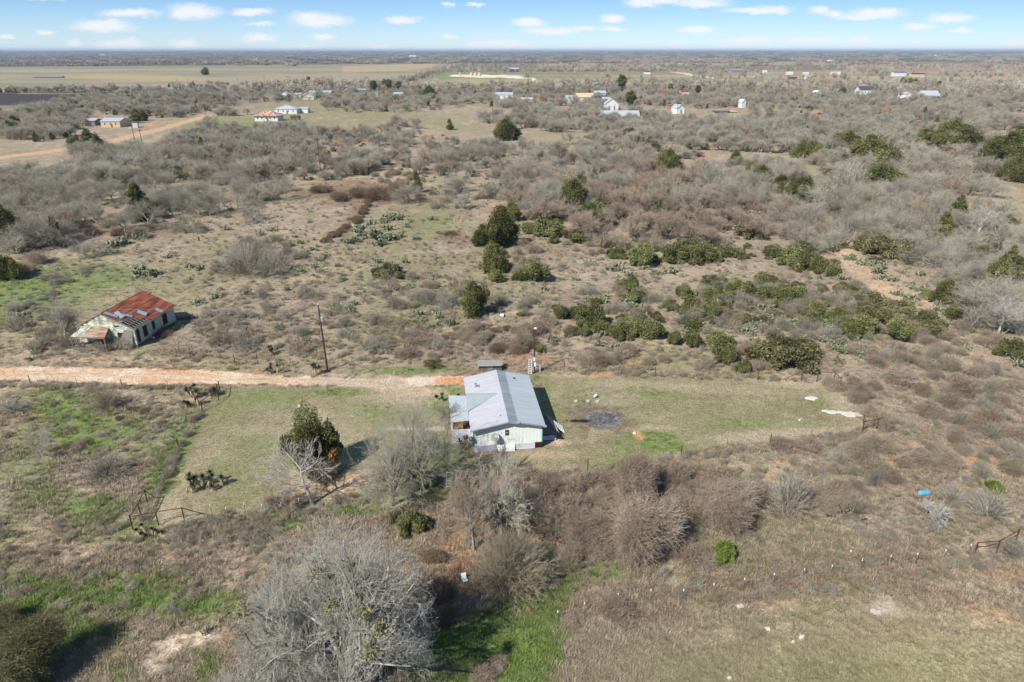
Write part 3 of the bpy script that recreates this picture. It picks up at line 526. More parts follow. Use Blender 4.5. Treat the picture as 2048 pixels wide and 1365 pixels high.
# tangle of briars / vines over lobes
def lobes(seed, n, sx, sz):
    rs = np.random.RandomState(seed); L = [(0, 0, sz * .45, sx * .55, sz * .55)]
    for k in range(n):
        a = rs.rand() * 6.28; r_ = rs.uniform(.25, .7) * sx; L.append((r_ * math.cos(a), r_ * math.sin(a), rs.uniform(.22, .62) * sz, rs.uniform(.25, .45) * sx, rs.uniform(.25, .42) * sz))
    return L
def shell(rs, L, n, inner=.55):
    w_ = np.array([l[3] ** 2 for l in L]); k = rs.choice(len(L), n, p=w_ / w_.sum()); L = np.array(L)[k]
    d = rs.normal(size=(n, 3)); d /= np.linalg.norm(d, axis=1, keepdims=True); rad = inner + (1 - inner) * rs.rand(n) ** .6
    rad = rad * (1 + .24 * np.sin(d[:, 0] * 7 + k) * np.cos(d[:, 1] * 6 + k * 2) + .10 * rs.normal(size=n))
    C = np.stack([L[:, 0] + d[:, 0] * rad * L[:, 3], L[:, 1] + d[:, 1] * rad * L[:, 3], L[:, 2] + d[:, 2] * rad * L[:, 4]], 1)
    C[:, 2] = np.where(C[:, 2] < .02, np.abs(C[:, 2]) + .02, C[:, 2]); return C, k, d
def thicket(seed, width, height, n=5000, tl=.5, r=.014, nl=6, inner=.4):
    rs = np.random.RandomState(seed); C, k, d = shell(rs, lobes(seed, nl, width / 2, height), n, inner)
    e = rs.normal(size=(n, 3)) + d * .7 + np.array([0, 0, .35]); e /= np.linalg.norm(e, axis=1, keepdims=True); l = tl * (.4 + .9 * rs.rand(n))[:, None]
    m = C + e * l * .5; e2 = e + rs.normal(0, .45, (n, 3)); e2 /= np.linalg.norm(e2, axis=1, keepdims=True); q = m + e2 * l * .5
    rr = np.full(n, r); A = np.concatenate([np.c_[C, m, rr, rr * .8], np.c_[m, q, rr * .8, rr * .35]]); A[:, 2] = np.maximum(A[:, 2], 0); A[:, 5] = np.maximum(A[:, 5], .02)
    vv = np.clip(.5 + .35 * np.sin(k * 2.3) + rs.normal(0, .25, n), 0, 1); return A, np.r_[vv, vv]
def leafy(seed, width, height, n, size, mat, kind='round', nl=9, updir=.3, inner=.55):
    rs = np.random.RandomState(seed)
    if kind == 'cone':     # cedar: ragged tiers narrowing upwards
        L = []; m = 34
        for i in range(m):
            t = i / (m - 1); zz = (.10 + .86 * t) * height; rad = width / 2 * (1 - t) ** .5 * (.65 + .6 * rs.rand()); a = i * 2.4 + rs.rand() * 1.5; q_ = rs.uniform(.35, .85)
            L.append((rad * q_ * math.cos(a), rad * q_ * math.sin(a), zz + rs.normal(0, .03) * height, max(rad * rs.uniform(.3, .55), width * .05), height * rs.uniform(.05, .11)))
    elif kind == 'pine':
        L = []; m = 16
        for i in range(m):
            t = i / (m - 1); zz = (.32 + .62 * t) * height; rad = width / 2 * (.55 + .45 * math.sin(t * 3.0)) ; a = i * 2.4 + rs.rand()
            L.append((rad * .5 * math.cos(a), rad * .5 * math.sin(a), zz, rad * .6, height * rs.uniform(.06, .10)))
    elif kind == 'clump':  # ragged juniper of several heads
        L = lobes(seed, nl, width / 2, height)
        for i in range(12):
            a = rs.rand() * 6.28; r_ = rs.uniform(.1, .95) * width / 2; L.append((r_ * math.cos(a), r_ * math.sin(a), rs.uniform(.3, .95) * height * (1 - .4 * r_ / width * 2), width * rs.uniform(.06, .13), height * rs.uniform(.08, .17)))
    else:
        L = lobes(seed, nl, width / 2, height * .85); L = [(a, b, c, d_ * .8, e_ * .9) for a, b, c, d_, e_ in L]
        for i in range(10):
            a = rs.rand() * 6.28; r_ = rs.uniform(.2, 1.0) * width / 2; L.append((r_ * math.cos(a), r_ * math.sin(a), rs.uniform(.15, .9) * height * (1 - .5 * r_ / width * 2), width * rs.uniform(.05, .13), height * rs.uniform(.1, .2)))
    C, k, d = shell(rs, L, n, inner)
    v = np.clip(.45 + .35 * np.sin(k * 1.7 + seed) + rs.normal(0, .22, n), 0, 1)
    return leaves_mesh('foliage', C + rs.normal(0, size * .3, C.shape), size, mat, rs, v, 1.5, updir)
def trunk_segs(h, r, n=4, wig=.05, seed=0, limbs=8, spread=1.0):
    rnd = random.Random(seed); out = []; p = Vector((0, 0, -.1)); d = Vector((0, 0, 1))
    for i in range(n):
        d = (d + Vector((rnd.gauss(0, wig), rnd.gauss(0, wig), 0))).normalized(); q = p + d * h / n; out.append((*p, *q, r * (1 - .8 * i / n), r * (1 - .8 * (i + 1) / n))); 
        for k in range(limbs // n):
            a = rnd.random() * 6.28; e = Vector((math.cos(a), math.sin(a), .5)).normalized(); out.append((*q, *(q + e * spread * rnd.uniform(.5, 1) * (1 - i / n * .6)), r * .3, r * .1))
        p = q
    return np.array(out)
def pads(seed, n, width, height):
    """prickly pear: flat oval pads, each growing from the rim of another"""
    rs = np.random.RandomState(seed); V = []; Fq = []; vv = []; heads = []
    def pad(c, up, side, nrm, w_, h_, val):
        k0 = len(V); t = w_ * .13; m = 8
        for s_ in (-1, 1):
            for i in range(m):
                a = 2 * math.pi * i / m; V.append(c + up * (h_ / 2 * (1 + math.sin(a))) + side * (w_ / 2 * math.cos(a)) + nrm * (t * .4 * s_))
            V.append(c + up * h_ / 2 + nrm * t * s_)
        for i in range(m):
            j = (i + 1) % m; Fq.append((k0 + i, k0 + j, k0 + m)); Fq.append((k0 + m + 1 + j, k0 + m + 1 + i, k0 + 2 * m + 1))
            Fq.append((k0 + i, k0 + m + 1 + i, k0 + m + 1 + j)); Fq.append((k0 + i, k0 + m + 1 + j, k0 + j))
        vv.extend([val] * (2 * m + 2))
    for i in range(n):
        a = rs.rand() * 6.283; val = rs.rand()
        if i < n * .35 or not heads:
            rr = rs.rand() ** .8 * width / 2; c = np.array([rr * math.cos(a), rr * math.sin(a) * .7, -.03]); up = np.array([rs.normal(0, .3), rs.normal(0, .3), 1.])
        else:
            c, pu = heads[rs.randint(len(heads))]; up = pu + rs.normal(0, .45, 3); up[2] = abs(up[2])
        up = up / np.linalg.norm(up); z_ = rs.normal(size=3); side = np.cross(up, z_); side /= np.linalg.norm(side); nrm = np.cross(up, side)
        h_ = rs.uniform(.24, .38); w_ = h_ * rs.uniform(.65, .85)
        if c[2] > height * .75: continue
        pad(c, up, side, nrm, w_, h_, val); heads.append((c + up * h_ * .9, up))
    return mesh_np('pads', np.array(V), np.array(Fq), CACT, {'v': np.array(vv)})
def spikes(seed, c, n, L, down=False, wd=.035):
    """head of sword leaves (green, up and out) or skirt of dead ones (down)"""
    rs = np.random.RandomState(seed); V = []; Ft = []
    for i in range(n):
        a = rs.rand() * 6.283; e = rs.uniform(-.25, 1.45) if not down else rs.uniform(-1.5, -.35)
        d = np.array([math.cos(a) * math.cos(e), math.sin(a) * math.cos(e), math.sin(e)]); s_ = np.array([-math.sin(a), math.cos(a), 0]) * wd; n_ = np.cross(d, s_); n_ /= np.linalg.norm(n_)
        l = L * rs.uniform(.75, 1.1); k = len(V); o = np.array(c) + (np.array([0, 0, -rs.rand() * .35]) if down else 0)
        mid = o + d * l * .5; tip = o + d * l + np.array([0, 0, -.08 * l]) + (np.array([0, 0, -.25 * l]) if down else 0)
        V += [o - s_ * .6, o + s_ * .6, mid + s_, mid - s_, tip, mid - n_ * wd * .6]; Ft += [(k, k + 1, k + 5), (k + 1, k + 2, k + 5), (k, k + 5, k + 3), (k + 2, k + 4, k + 5), (k + 5, k + 4, k + 3)]
    return V, Ft
def tuft(seed, n, h, spread, w_=.02, name='tuft'):
    rs = np.random.RandomState(seed); V = []; Ft = []
    for i in range(n):
        a = rs.rand() * 6.283; r_ = rs.rand() * spread * .5; b = np.array([r_ * math.cos(a), r_ * math.sin(a), -.02]); e = rs.uniform(.5, 1.4); az = a + rs.normal(0, .8)
        d = np.array([math.cos(az) * math.cos(e), math.sin(az) * math.cos(e), math.sin(e)]); l = h * rs.uniform(.5, 1.1); s_ = np.cross(d, [0, 0, 1]); s_ = s_ / np.linalg.norm(s_) * w_
        m = b + d * l * .6; d2 = d * [1.3, 1.3, .55]; k = len(V); V += [b - s_, b + s_, m + s_ * .8, m - s_ * .8, m + d2 * l * .5]; Ft += [(k, k + 1, k + 2), (k, k + 2, k + 3), (k + 3, k + 2, k + 4)]
    return mesh_np(name, np.array(V), np.array(Ft), None, {'v': np.random.RandomState(2).rand(len(V))})

T = {}      # shapes by kind: list of (part dict or mesh, native width)
def two(tr, cr): return {'trunk': tr, 'crown': cr}
A = [bare(s, w_, h_, stems=st, lean=ln, rscale=rs_) for s, w_, h_, st, ln, rs_ in ((1, 7, 5.2, 1, .3, 1), (2, 7, 4.6, 2, .6, .9), (3, 7, 5.6, 1, .3, 1.1), (4, 7, 4.3, 3, .7, .8))]
T['mesq'] = [(bare_meshes('bare_tree', a, GREYBARK, TWIG_G), 7.0) for a in A]
for a in A: a[:, 6:8] = np.maximum(a[:, 6:8], .012) * 1.5
T['mesqf'] = [(bare_meshes('bare_tree', a, GREYBARK, TWIG_G), 7.0) for a in A]
T['mesqb'] = [(bare_meshes('brown_tree', a, DARKBARK, TWIG_B), 7.0) for a in A[:3]]
T['shrub'] = [(bare_one('bare_shrub', bare(s, 3, 1.9, L0=.25, r0=.05, stems=4, lean=1.2, rscale=.9, cfg=dict(CF_MESQ, kids=(4, 4, 4, 4))), TWIG_G), 3.0) for s in (11, 12)]
T['shrub'] += [(bare_one('bare_shrub', bare(s, 3, 1.9, L0=.25, r0=.05, stems=4, lean=1.2, rscale=.9, cfg=dict(CF_MESQ, kids=(4, 4, 4, 4))), TWIG_B), 3.0) for s in (13,)]
T['broomg'] = [(segs_mesh('twiggy_bush', broom(s, 3, 1.9, 150, 4), TWIG_G), 3.0) for s in (21, 22)]
T['broomt'] = [(segs_mesh('twiggy_bush', broom(s, 3, 1.9, 170, 4), TWIG_T), 3.0) for s in (23,)]
def th(seed, w_, h_, n, tl, r, mat, nl=6):
    a, v = thicket(seed, w_, h_, n, tl, r, nl); return segs_mesh('thicket', a, mat, v)
T['brush'] = [(th(s, 4, 1.7, 1900, .55, .014, TWIG_B), 4.0) for s in (31, 32, 33)] + [(th(34, 4, 1.5, 1900, .55, .014, TWIG_T), 4.0)]
T['dbrush'] = [(th(s, 4, 1.2, 2000, .45, .014, TWIG_DB), 4.0) for s in (35, 36)]
T['mound'] = [(th(s, 6.5, 6.0, 9000, 1.0, .014, m, 12), 6.5) for s, m in ((301, TWIG_B), (302, TWIG_B), (303, TWIG_T))]
T['broomL'] = [(segs_mesh('twiggy_bush', broom(305, 7, 4.2, 520, 6, TWIG_T, .017), TWIG_T), 7.0)]
T['mound'].append((th(304, 6.5, 4.6, 12000, .6, .013, LEAF_O, 9), 6.5))
T['weed'] = [(th(s, 1.4, .6, 260, .35, .011, m, 4), 1.4) for s, m in ((37, TWIG_B), (38, TWIG_T), (39, TWIG_T), (40, TWIG_G), (36, TWIG_G))]
T['cedar'] = [(two(segs_mesh('trunk', trunk_segs(4.4, .16, seed=s, spread=1.2), DARKBARK), leafy(s, 4, 5.2, 15000, .12, LEAF_C, 'cone')), 4.0) for s in (41, 42)] + \
             [(two(segs_mesh('trunk', trunk_segs(3.4, .16, seed=s, spread=1.6), DARKBARK), leafy(s, 5, 4.6, 19000, .12, LEAF_C, 'clump', 8)), 5.0) for s in (43, 44)]
T['pine'] = [(two(segs_mesh('trunk', trunk_segs(13, .3, seed=45, spread=2.5), DARKBARK), leafy(45, 7, 15, 5000, .6, LEAF_C, 'pine')), 7.0), (two(segs_mesh('trunk', trunk_segs(12, .4, seed=46, spread=4), DARKBARK), leafy(46, 12, 13, 6000, .6, LEAF_C, 'clump', 10)), 12.0)]
T['ever'] = [(leafy(s, 3.2, 2.2, 8500, .10, LEAF_E, 'round', 8, .8), 3.2) for s in (51, 52, 53)]
T['olive'] = [(leafy(s, 3.6, 2.0, 7500, .105, LEAF_O, 'round', 9, .8), 3.6) for s in (54, 55)]
T['bright'] = [(leafy(56, 3.0, 1.9, 9500, .09, LEAF_Y, 'round', 7, .6), 3.0)]
T['rusty'] = [(leafy(57, 3.0, 2.2, 2600, .16, LEAF_R, 'round', 6, .4), 3.0)]
T['cactus'] = [(pads(s, n, w_, h_), w_) for s, n, w_, h_ in ((61, 90, 1.9, 1.0), (62, 150, 2.6, 1.1), (63, 50, 1.3, .8))]
# ------------------------------------------------------------------ where plants stand: (kind, photo x of the foot, photo y of the foot, width in photo px, height factor)
PL = []
def at(kind, px, py, wpx, hs=1.0, var=None):
    x, y = G(px, py); wm = wpx * depth(y) / F
    PL.append(dict(kind=kind, x=x, y=y, w=wm, hs=hs, man=True, var=var))
for q in [(284,441,54,1.15,0),(14,490,80,1.15,3),(8,560,60,1.0,2),(116,488,28,1.7,0),(118,470,22,1.4,1),(1013,281,46,1.05,2),(1030,280,26,.8,1),(1000,494,74,1.15,2),(968,490,50,1.0,3),(985,545,58,1.2,3),(945,630,60,1.4,3),
 (1140,425,70,1.1,3),(1180,445,44,1.1,2),(1160,390,40,1.2,2),(1515,378,54,1.0,3),(1600,400,70,.8,2),(1755,382,84,.8,2),(1740,330,80,.9,3),(1765,345,70,1.0,2),(1850,298,56,.9,2),(1880,305,60,.9,3),(1930,310,70,.9,2),(1975,340,70,1.0,3),(2010,330,80,1.0,2),(2020,362,60,1.0,3),(2040,300,60,1.0,2),
 (1900,283,60,.9,3),(1620,317,50,.8,2),(1650,322,44,.8,3),(1600,316,36,.9,2),(1690,305,60,.8,3),(1560,385,40,1.0,2),(1500,402,24,1.1,2),(1330,453,42,1.1,2),(1025,440,44,.9,3),(1505,350,36,.9,3),(1470,330,30,1.0,2),
 (1885,480,40,1.2,0),(1910,445,40,1.1,1),(1850,430,40,.9,3),(1870,495,34,1.0,2),(1990,590,52,1.3,1),(1975,612,46,1.1,0),(1885,607,56,1.0,3),(1925,645,50,1.2,2),(1930,480,36,.9,3),(2000,480,40,.9,2),
 (412,405,26,.9,3),(355,356,30,.9,2),(180,308,36,1.1,0),(200,312,34,1.0,1),(160,300,34,1.0,3),(287,242,24,1.0,3),(272,246,20,1.1,0),(30,253,24,1.0,2),(18,262,30,.8,3),(650,320,26,.9,2),(590,306,30,.8,3),(835,385,22,1.6,0),(815,335,24,.9,2),(770,330,20,.9,1),(900,260,16,1.1,0),
 (2010,560,50,1.1,1),(1740,430,60,.7,2),(1700,400,50,.7,3),(1720,500,30,1.0,2),(1185,380,30,1.1,0),(1260,275,30,.7,3),(1300,300,40,.6,2),(1330,345,60,.9,3),(1350,360,50,.9,2),(1460,400,40,.7,3)]:
    at('cedar', q[0], q[1], q[2] * (1.2 if q[0] > 1690 and q[1] < 400 else 1.12), q[3] * (.74 if q[0] > 1690 and q[1] < 400 else .86), q[4])
for q in [(748,186,16),(778,184,16),(798,184,14),(1243,184,22),(1260,219,24),(770,178,12),(1215,165,10),(1340,186,12),(1395,193,14)]: at('pine', q[0], q[1], q[2] * .85, .8, 0)
for q in [(858,197,38),(412,150,22),(840,196,20),(1850,168,10),(1995,220,20),(1878,170,12),(1805,166,16),(1820,166,16),(1830,168,16),(1685,188,20),(1745,183,14),(690,215,10)]: at('pine', q[0], q[1], q[2] * .9, .7, 1)
for q in [(1065,556,66,.9),(1045,556,36,.8),(998,560,34,1),(1055,465,36,1),(1080,470,50,1),(1112,470,46,.9),(1105,482,26,.9),(1290,528,62,1),(1345,518,60,.9),(1400,520,60,.9),(1222,515,20,1),(1262,578,44,1),(1270,600,40,.9),(1236,570,16,1.2),(1285,598,34,.8),
 (1118,634,38,1.2),(1160,640,50,1.1),(1195,650,50,1.2),(1240,672,44,1.1),(1262,668,50,1.1),(1295,675,54,1.1),(1352,685,34,1.1),(1387,690,34,1.5),(1387,660,30,1.4),(1366,592,34,1.2),(1380,620,38,1.1),(1425,632,50,.9),
 (1470,580,42,1),(1500,592,44,1),(1530,600,50,1),(1560,606,50,1),(1590,598,44,1),(1440,690,56,.8),(1457,722,58,.9),(1488,740,34,1.1),(1720,668,60,1),(1700,662,36,.9),(1790,672,60,1),(1815,668,36,.9),(1590,532,60,1),(1640,545,44,1),(1665,548,34,1),(1610,620,40,.9),(1640,634,46,.9),(1670,640,44,.9),(1855,592,26,1),
 (1530,560,40,.7),(1430,520,40,.8),(1380,375,24,.8),(1040,630,16,.9),(1080,700,24,.9),(1055,690,20,.8),(1550,510,40,.8),(1470,440,26,.8),(1000,420,20,.9),(770,555,26,.6),(795,553,30,.6)]:
    at('ever', q[0], q[1] + 3, q[2] * 1.25, q[3])
for q in [(1425,572,46,1.0),(1565,722,112,.85),(1600,700,60,.8),(1530,700,50,.8),(1760,505,80,.8),(1810,512,80,.8),(1850,505,50,.8),(2028,712,60,1.1),(1745,610,60,.9),(1730,640,60,.9),(1770,640,50,.9),(1855,665,50,1),(1700,590,50,.8),(1500,470,60,.8),(1380,498,60,.7),(1650,400,60,.8),(1690,385,40,1),(1605,505,50,.9),(1450,510,60,.7),
 (775,550,48,1),(1150,480,50,.9),(1215,420,50,.8),(1240,400,50,.8),(1190,605,40,.5),(935,978,52,1.1),(1850,650,60,.9),(1800,620,50,.8),(865,730,34,.7),(1960,520,60,.9)]:
    at('olive', q[0], q[1] + 2, q[2] * 1.25, q[3])
for q in [(822,1058,80,.95),(800,1040,50,1)]: at('ever', q[0], q[1], q[2], q[3])
for q in [(1447,1115,64,1.15),(1985,978,56,.6)]: at('bright', q[0], q[1], q[2], q[3])
for q in [(993,432,20,1),(1848,402,18,1),(1990,478,24,.8),(1120,350,30,.7),(1140,352,20,.7)]: at('rusty', q[0], q[1], q[2], q[3])
# grey round bushes and small bare trees set by hand
for q in [(500,440,70,.8),(390,460,70,.9),(180,515,66,1),(75,700,40,1),(360,710,60,.8),(760,695,60,.6),(600,705,60,.8),(800,715,30,1),(1870,1060,40,.8),(1790,700,40,.7)]: at('shrub', *q)
for q in [(1572,1022,96,1.5),(215,950,90,.8),(25,822,60,.6),(1975,1030,90,.9),(1900,1000,60,.8),(2020,1110,60,1),(1000,610,40,1),(965,600,40,1)]: at('broomg', *q)
for q in [(1020,1168,168,1.0),(10,1360,120,.9)]: at('broomL', *q)
for q in [(35,1372,215,.9,3),(5,1262,110,.8,3)]: at('mound', *q)
for q in [(480,1380,40,.6)]: at('olive', *q)
for q in [(490,546,100,.9),(545,548,90,.8),(515,520,90,.8),(440,545,50,.8)]: at('broomg', *q)
for q in [(1290,1108,150,1.0,0),(1272,1015,105,1.35,1),(1180,1088,125,.7,1),(1455,1040,140,.65,0),(1215,1105,80,.6,2),(1060,1050,120,.55,1)]: at('mound', *q)
for q in [(1138,1142,66,1.25),(215,815,64,1.0),(520,530,70,.8),(480,545,60,.8),(560,540,60,.8),(1480,830+150,40,.7)]: at('broomt', *q)
for q in [(85,912,64,1.2),(100,490,90,1.1),(325,700-10,14,1),(1705,975-5,30,.8),(1855,1035,36,1.1),(1690,395,90,1),(1000,400,20,1)]: at('mesq', *q)
# the briar-grown mounds below the yard
for q in [(1130,1040,90,1.3,1),(1520,1010,80,1.2,2),(1400,1040,70,.9,1),(1385,1120,90,.8,2),(1360,1085,50,1.1,0),(1080,1040,110,1.2,1),(1100,985,90,.8,2),(1190,975,80,1.0,0),(1040,960,60,.8,1),(980,1035,70,1.1,2),(1030,1060,70,1.2,0),
 (1850,830,70,1,1),(1800,760,90,.9,0),(1920,790,80,1,2),(1970,850,80,1,1),(2030,880,70,1,0),(1755,855,66,1.2,0),(1740,835,50,1.2,1),(70,530,60,1,0),(50,545,50,1,1),(10,540,50,1.2,0),
 (1560,895,80,.5,1),(1330,950,90,.5,0),(1430,960,100,.7,2),(1620,900,80,.6,1),(1225,1230,110,.7,1),(1150,1240,60,.7,0),(1000,1330,60,.8,0),(960,1360,80,.9,1)]: at('brush', *q)
for q in [(680,400,60,.9,0),(720,395,70,.9,1),(765,400,80,1,0),(640,385,60,.8,1),(790,385,60,.9,0),(900,470,40,.6,1),(700,440,26,.6,0),(690,452,22,.6,1),(678,462,20,.6,0),(666,474,20,.6,1),(250,470,60,.7,0),(290,462,60,.6,1),(215,455,40,.8,0),(185,470,50,.9,1),(1000,700,60,.7,0),(1040,705,50,.8,1),(1070,695,50,.8,0),(960,640,30,.6,1),(290,1072,26,.5,0),(306,1072,20,.5,1),(1090,1000,60,.7,0),(870,1190,90,1.2,0),(900,1240,80,1.2,1),(860,1120,70,1.0,0),(265,820,34,.6,1),(290,822,34,.6,0),(240,838,30,.5,1),(1250,985,40,1.2,0)]: at('dbrush', *q)
# prickly pears
for q in [(515,388,44),(490,385,34),(240,490,50),(270,478,40),(220,495,36),(280,552,44),(305,550,36),(150,500,26),(455,460,26),(520,470,22),(545,462,24),(590,475,22),(620,500,22),(640,520,24),(655,515,20),(605,545,26),(625,535,20),(640,545,22),(590,552,24),(570,550,20),
 (335,515,24),(380,535,24),(400,540,22),(490,590,22),(715,590,22),(720,575,16),(830,630,34),(840,645,44),(870,655,40),(900,650,40),(880,640,30),(940,650,30),(935,635,22),(835,610,24),(790,440,36),(770,445,30),(740,450,26),(720,470,40),(750,475,44),(780,480,40),(800,475,34),(830,480,30),(760,490,34),(710,485,30),(815,455,24),(860,440,26),(770,460,30),
 (990,380,40),(975,375,26),(1005,382,24),(1120,560,24),(1150,560,30),(1110,600,20),(1090,580,26),(1180,530,28),(1230,540,40),(1250,550,30),(1275,530,24),(1310,548,34),(1340,545,34),(1210,605,30),(1250,610,34),(1275,615,28),(1195,690,30),(1225,700,36),(1240,705,30),(1200,675,24),(1185,665,24),(1320,700,30),(1305,730,24),(1300,738,24),(1420,590,30),(1445,610,30),
 (1440,600,30),(1500,610,34),(1520,620,36),(1540,640,34),(1560,630,30),(1490,640,34),(1520,655,36),(1550,665,30),(1580,650,30),(1600,640,34),(1635,655,30),(1660,650,34),(1640,635,30),(1680,665,30),(1610,680,30),(1690,705,44),(1720,712,44),(1740,705,36),(1670,690,30),(1760,720,28),(1800,700,26),(1870,730,36),(1900,740,36),(1890,720,28),(1940,665,30),(1905,650,28),(1890,630,24),(1930,700,28),(1990,700,26),(2030,730,36),
 (1700,520,40),(1730,530,40),(1750,545,36),(1760,560,30),(1690,470,34),(1700,455,30),(1680,490,30),(1790,590,34),(1820,600,30),(1840,580,28),(1760,530,30),(1880,385,30),(1900,380,22),(1560,430,30),(1500,430,26),(1420,450,30),(1380,440,26),(1540,610,30),(1575,430,26),
 (1335,960,26),(1480,960,30),(1490,958,24),(1525,945,26),(1530,905,24),(1695,895,24),(1700,1028,36),(1690,1022,26),(1530,940,16),(820,740,14),(610,670,20),(470,690,16),(40,640,30),(60,720,30),(75,705,26),(20,810,26),(415,1265,26),(380,1112,14),(1250,1255,18),(1665,700,30),(1570,690,24),(1440,700,20),
 (100,430,30),(30,410,40),(60,400,30),(20,380,30),(140,400,30),(1460,610,26),(1700,560,20),(900,560,16),(860,560,16),(690,560,16),(570,600,16),(560,690,14),(520,680,14),(700,500,18),(1100,520,14)]:
    at('cactus', q[0], q[1], q[2] * .82, random.Random(q[0]).uniform(.8, 1.1))
# ------------------------------------------------------------------ scattered growth by zone
rz_ = random.Random(77)
def inp(px, py, poly):
    c = False
    for i in range(len(poly)):
        x0, y0 = poly[i]; x1, y1 = poly[(i + 1) % len(poly)]
        if (y0 > py) != (y1 > py) and px < (x1 - x0) * (py - y0) / (y1 - y0) + x0: c = not c
    return c
SIZES = dict(mesq=(4.8, 9.5), mesqb=(4, 8), shrub=(1.6, 3.4), broomg=(1.5, 3.2), broomt=(1.4, 3), brush=(1.8, 4.2), dbrush=(1.8, 4), cedar=(2.4, 4.5), ever=(1.5, 3.2), olive=(1.8, 3.6), cactus=(.7, 2.2), weed=(.5, 1.5), rusty=(2, 3), fartree=(7, 12))
FREE = [(430,232,760,262),(505,205,650,262),(170,236,290,262),(1195,205,1290,246),(1425,215,1485,246),(1340,205,1385,236),(1830,185,1890,202),(1715,178,1755,196),(1805,184,1850,200),(990,190,1110,212),(1130,182,1240,210),(1310,182,1400,200),(700,178,850,200),(555,182,680,205)]
def zone(cx, cy, rx, ry, n, kinds, avoid=True, hs=(.8, 1.2)):
    ks = []
    for k, w_ in kinds.items(): ks += [k] * w_
    c = 0; tries = 0
    while c < n and tries < n * 8:
        tries += 1; a = rz_.random() * 6.283; r_ = math.sqrt(rz_.random()); px = cx + rx * r_ * math.cos(a); py = cy + ry * r_ * math.sin(a)
        if py < 106 or any(inp(px, py, q) for q in KEEP_OUT): continue
        if avoid and any(q[0] < px < q[2] and q[1] < py < q[3] and (i_ < 3 or rz_.random() < .5) for i_, q in enumerate(FREE)): continue
        k = rz_.choice(ks); x, y = G(px, py); PL.append(dict(kind=k, x=x, y=y, w=rz_.uniform(*SIZES[k]), hs=rz_.uniform(*hs), man=False, var=None)); c += 1
GT = dict(mesq=9, mesqb=3, olive=1, cedar=1); GTc = dict(mesq=9, mesqb=3, cedar=2, olive=1); MX = dict(mesq=4, mesqb=2, shrub=3, brush=3, cactus=1, olive=1)
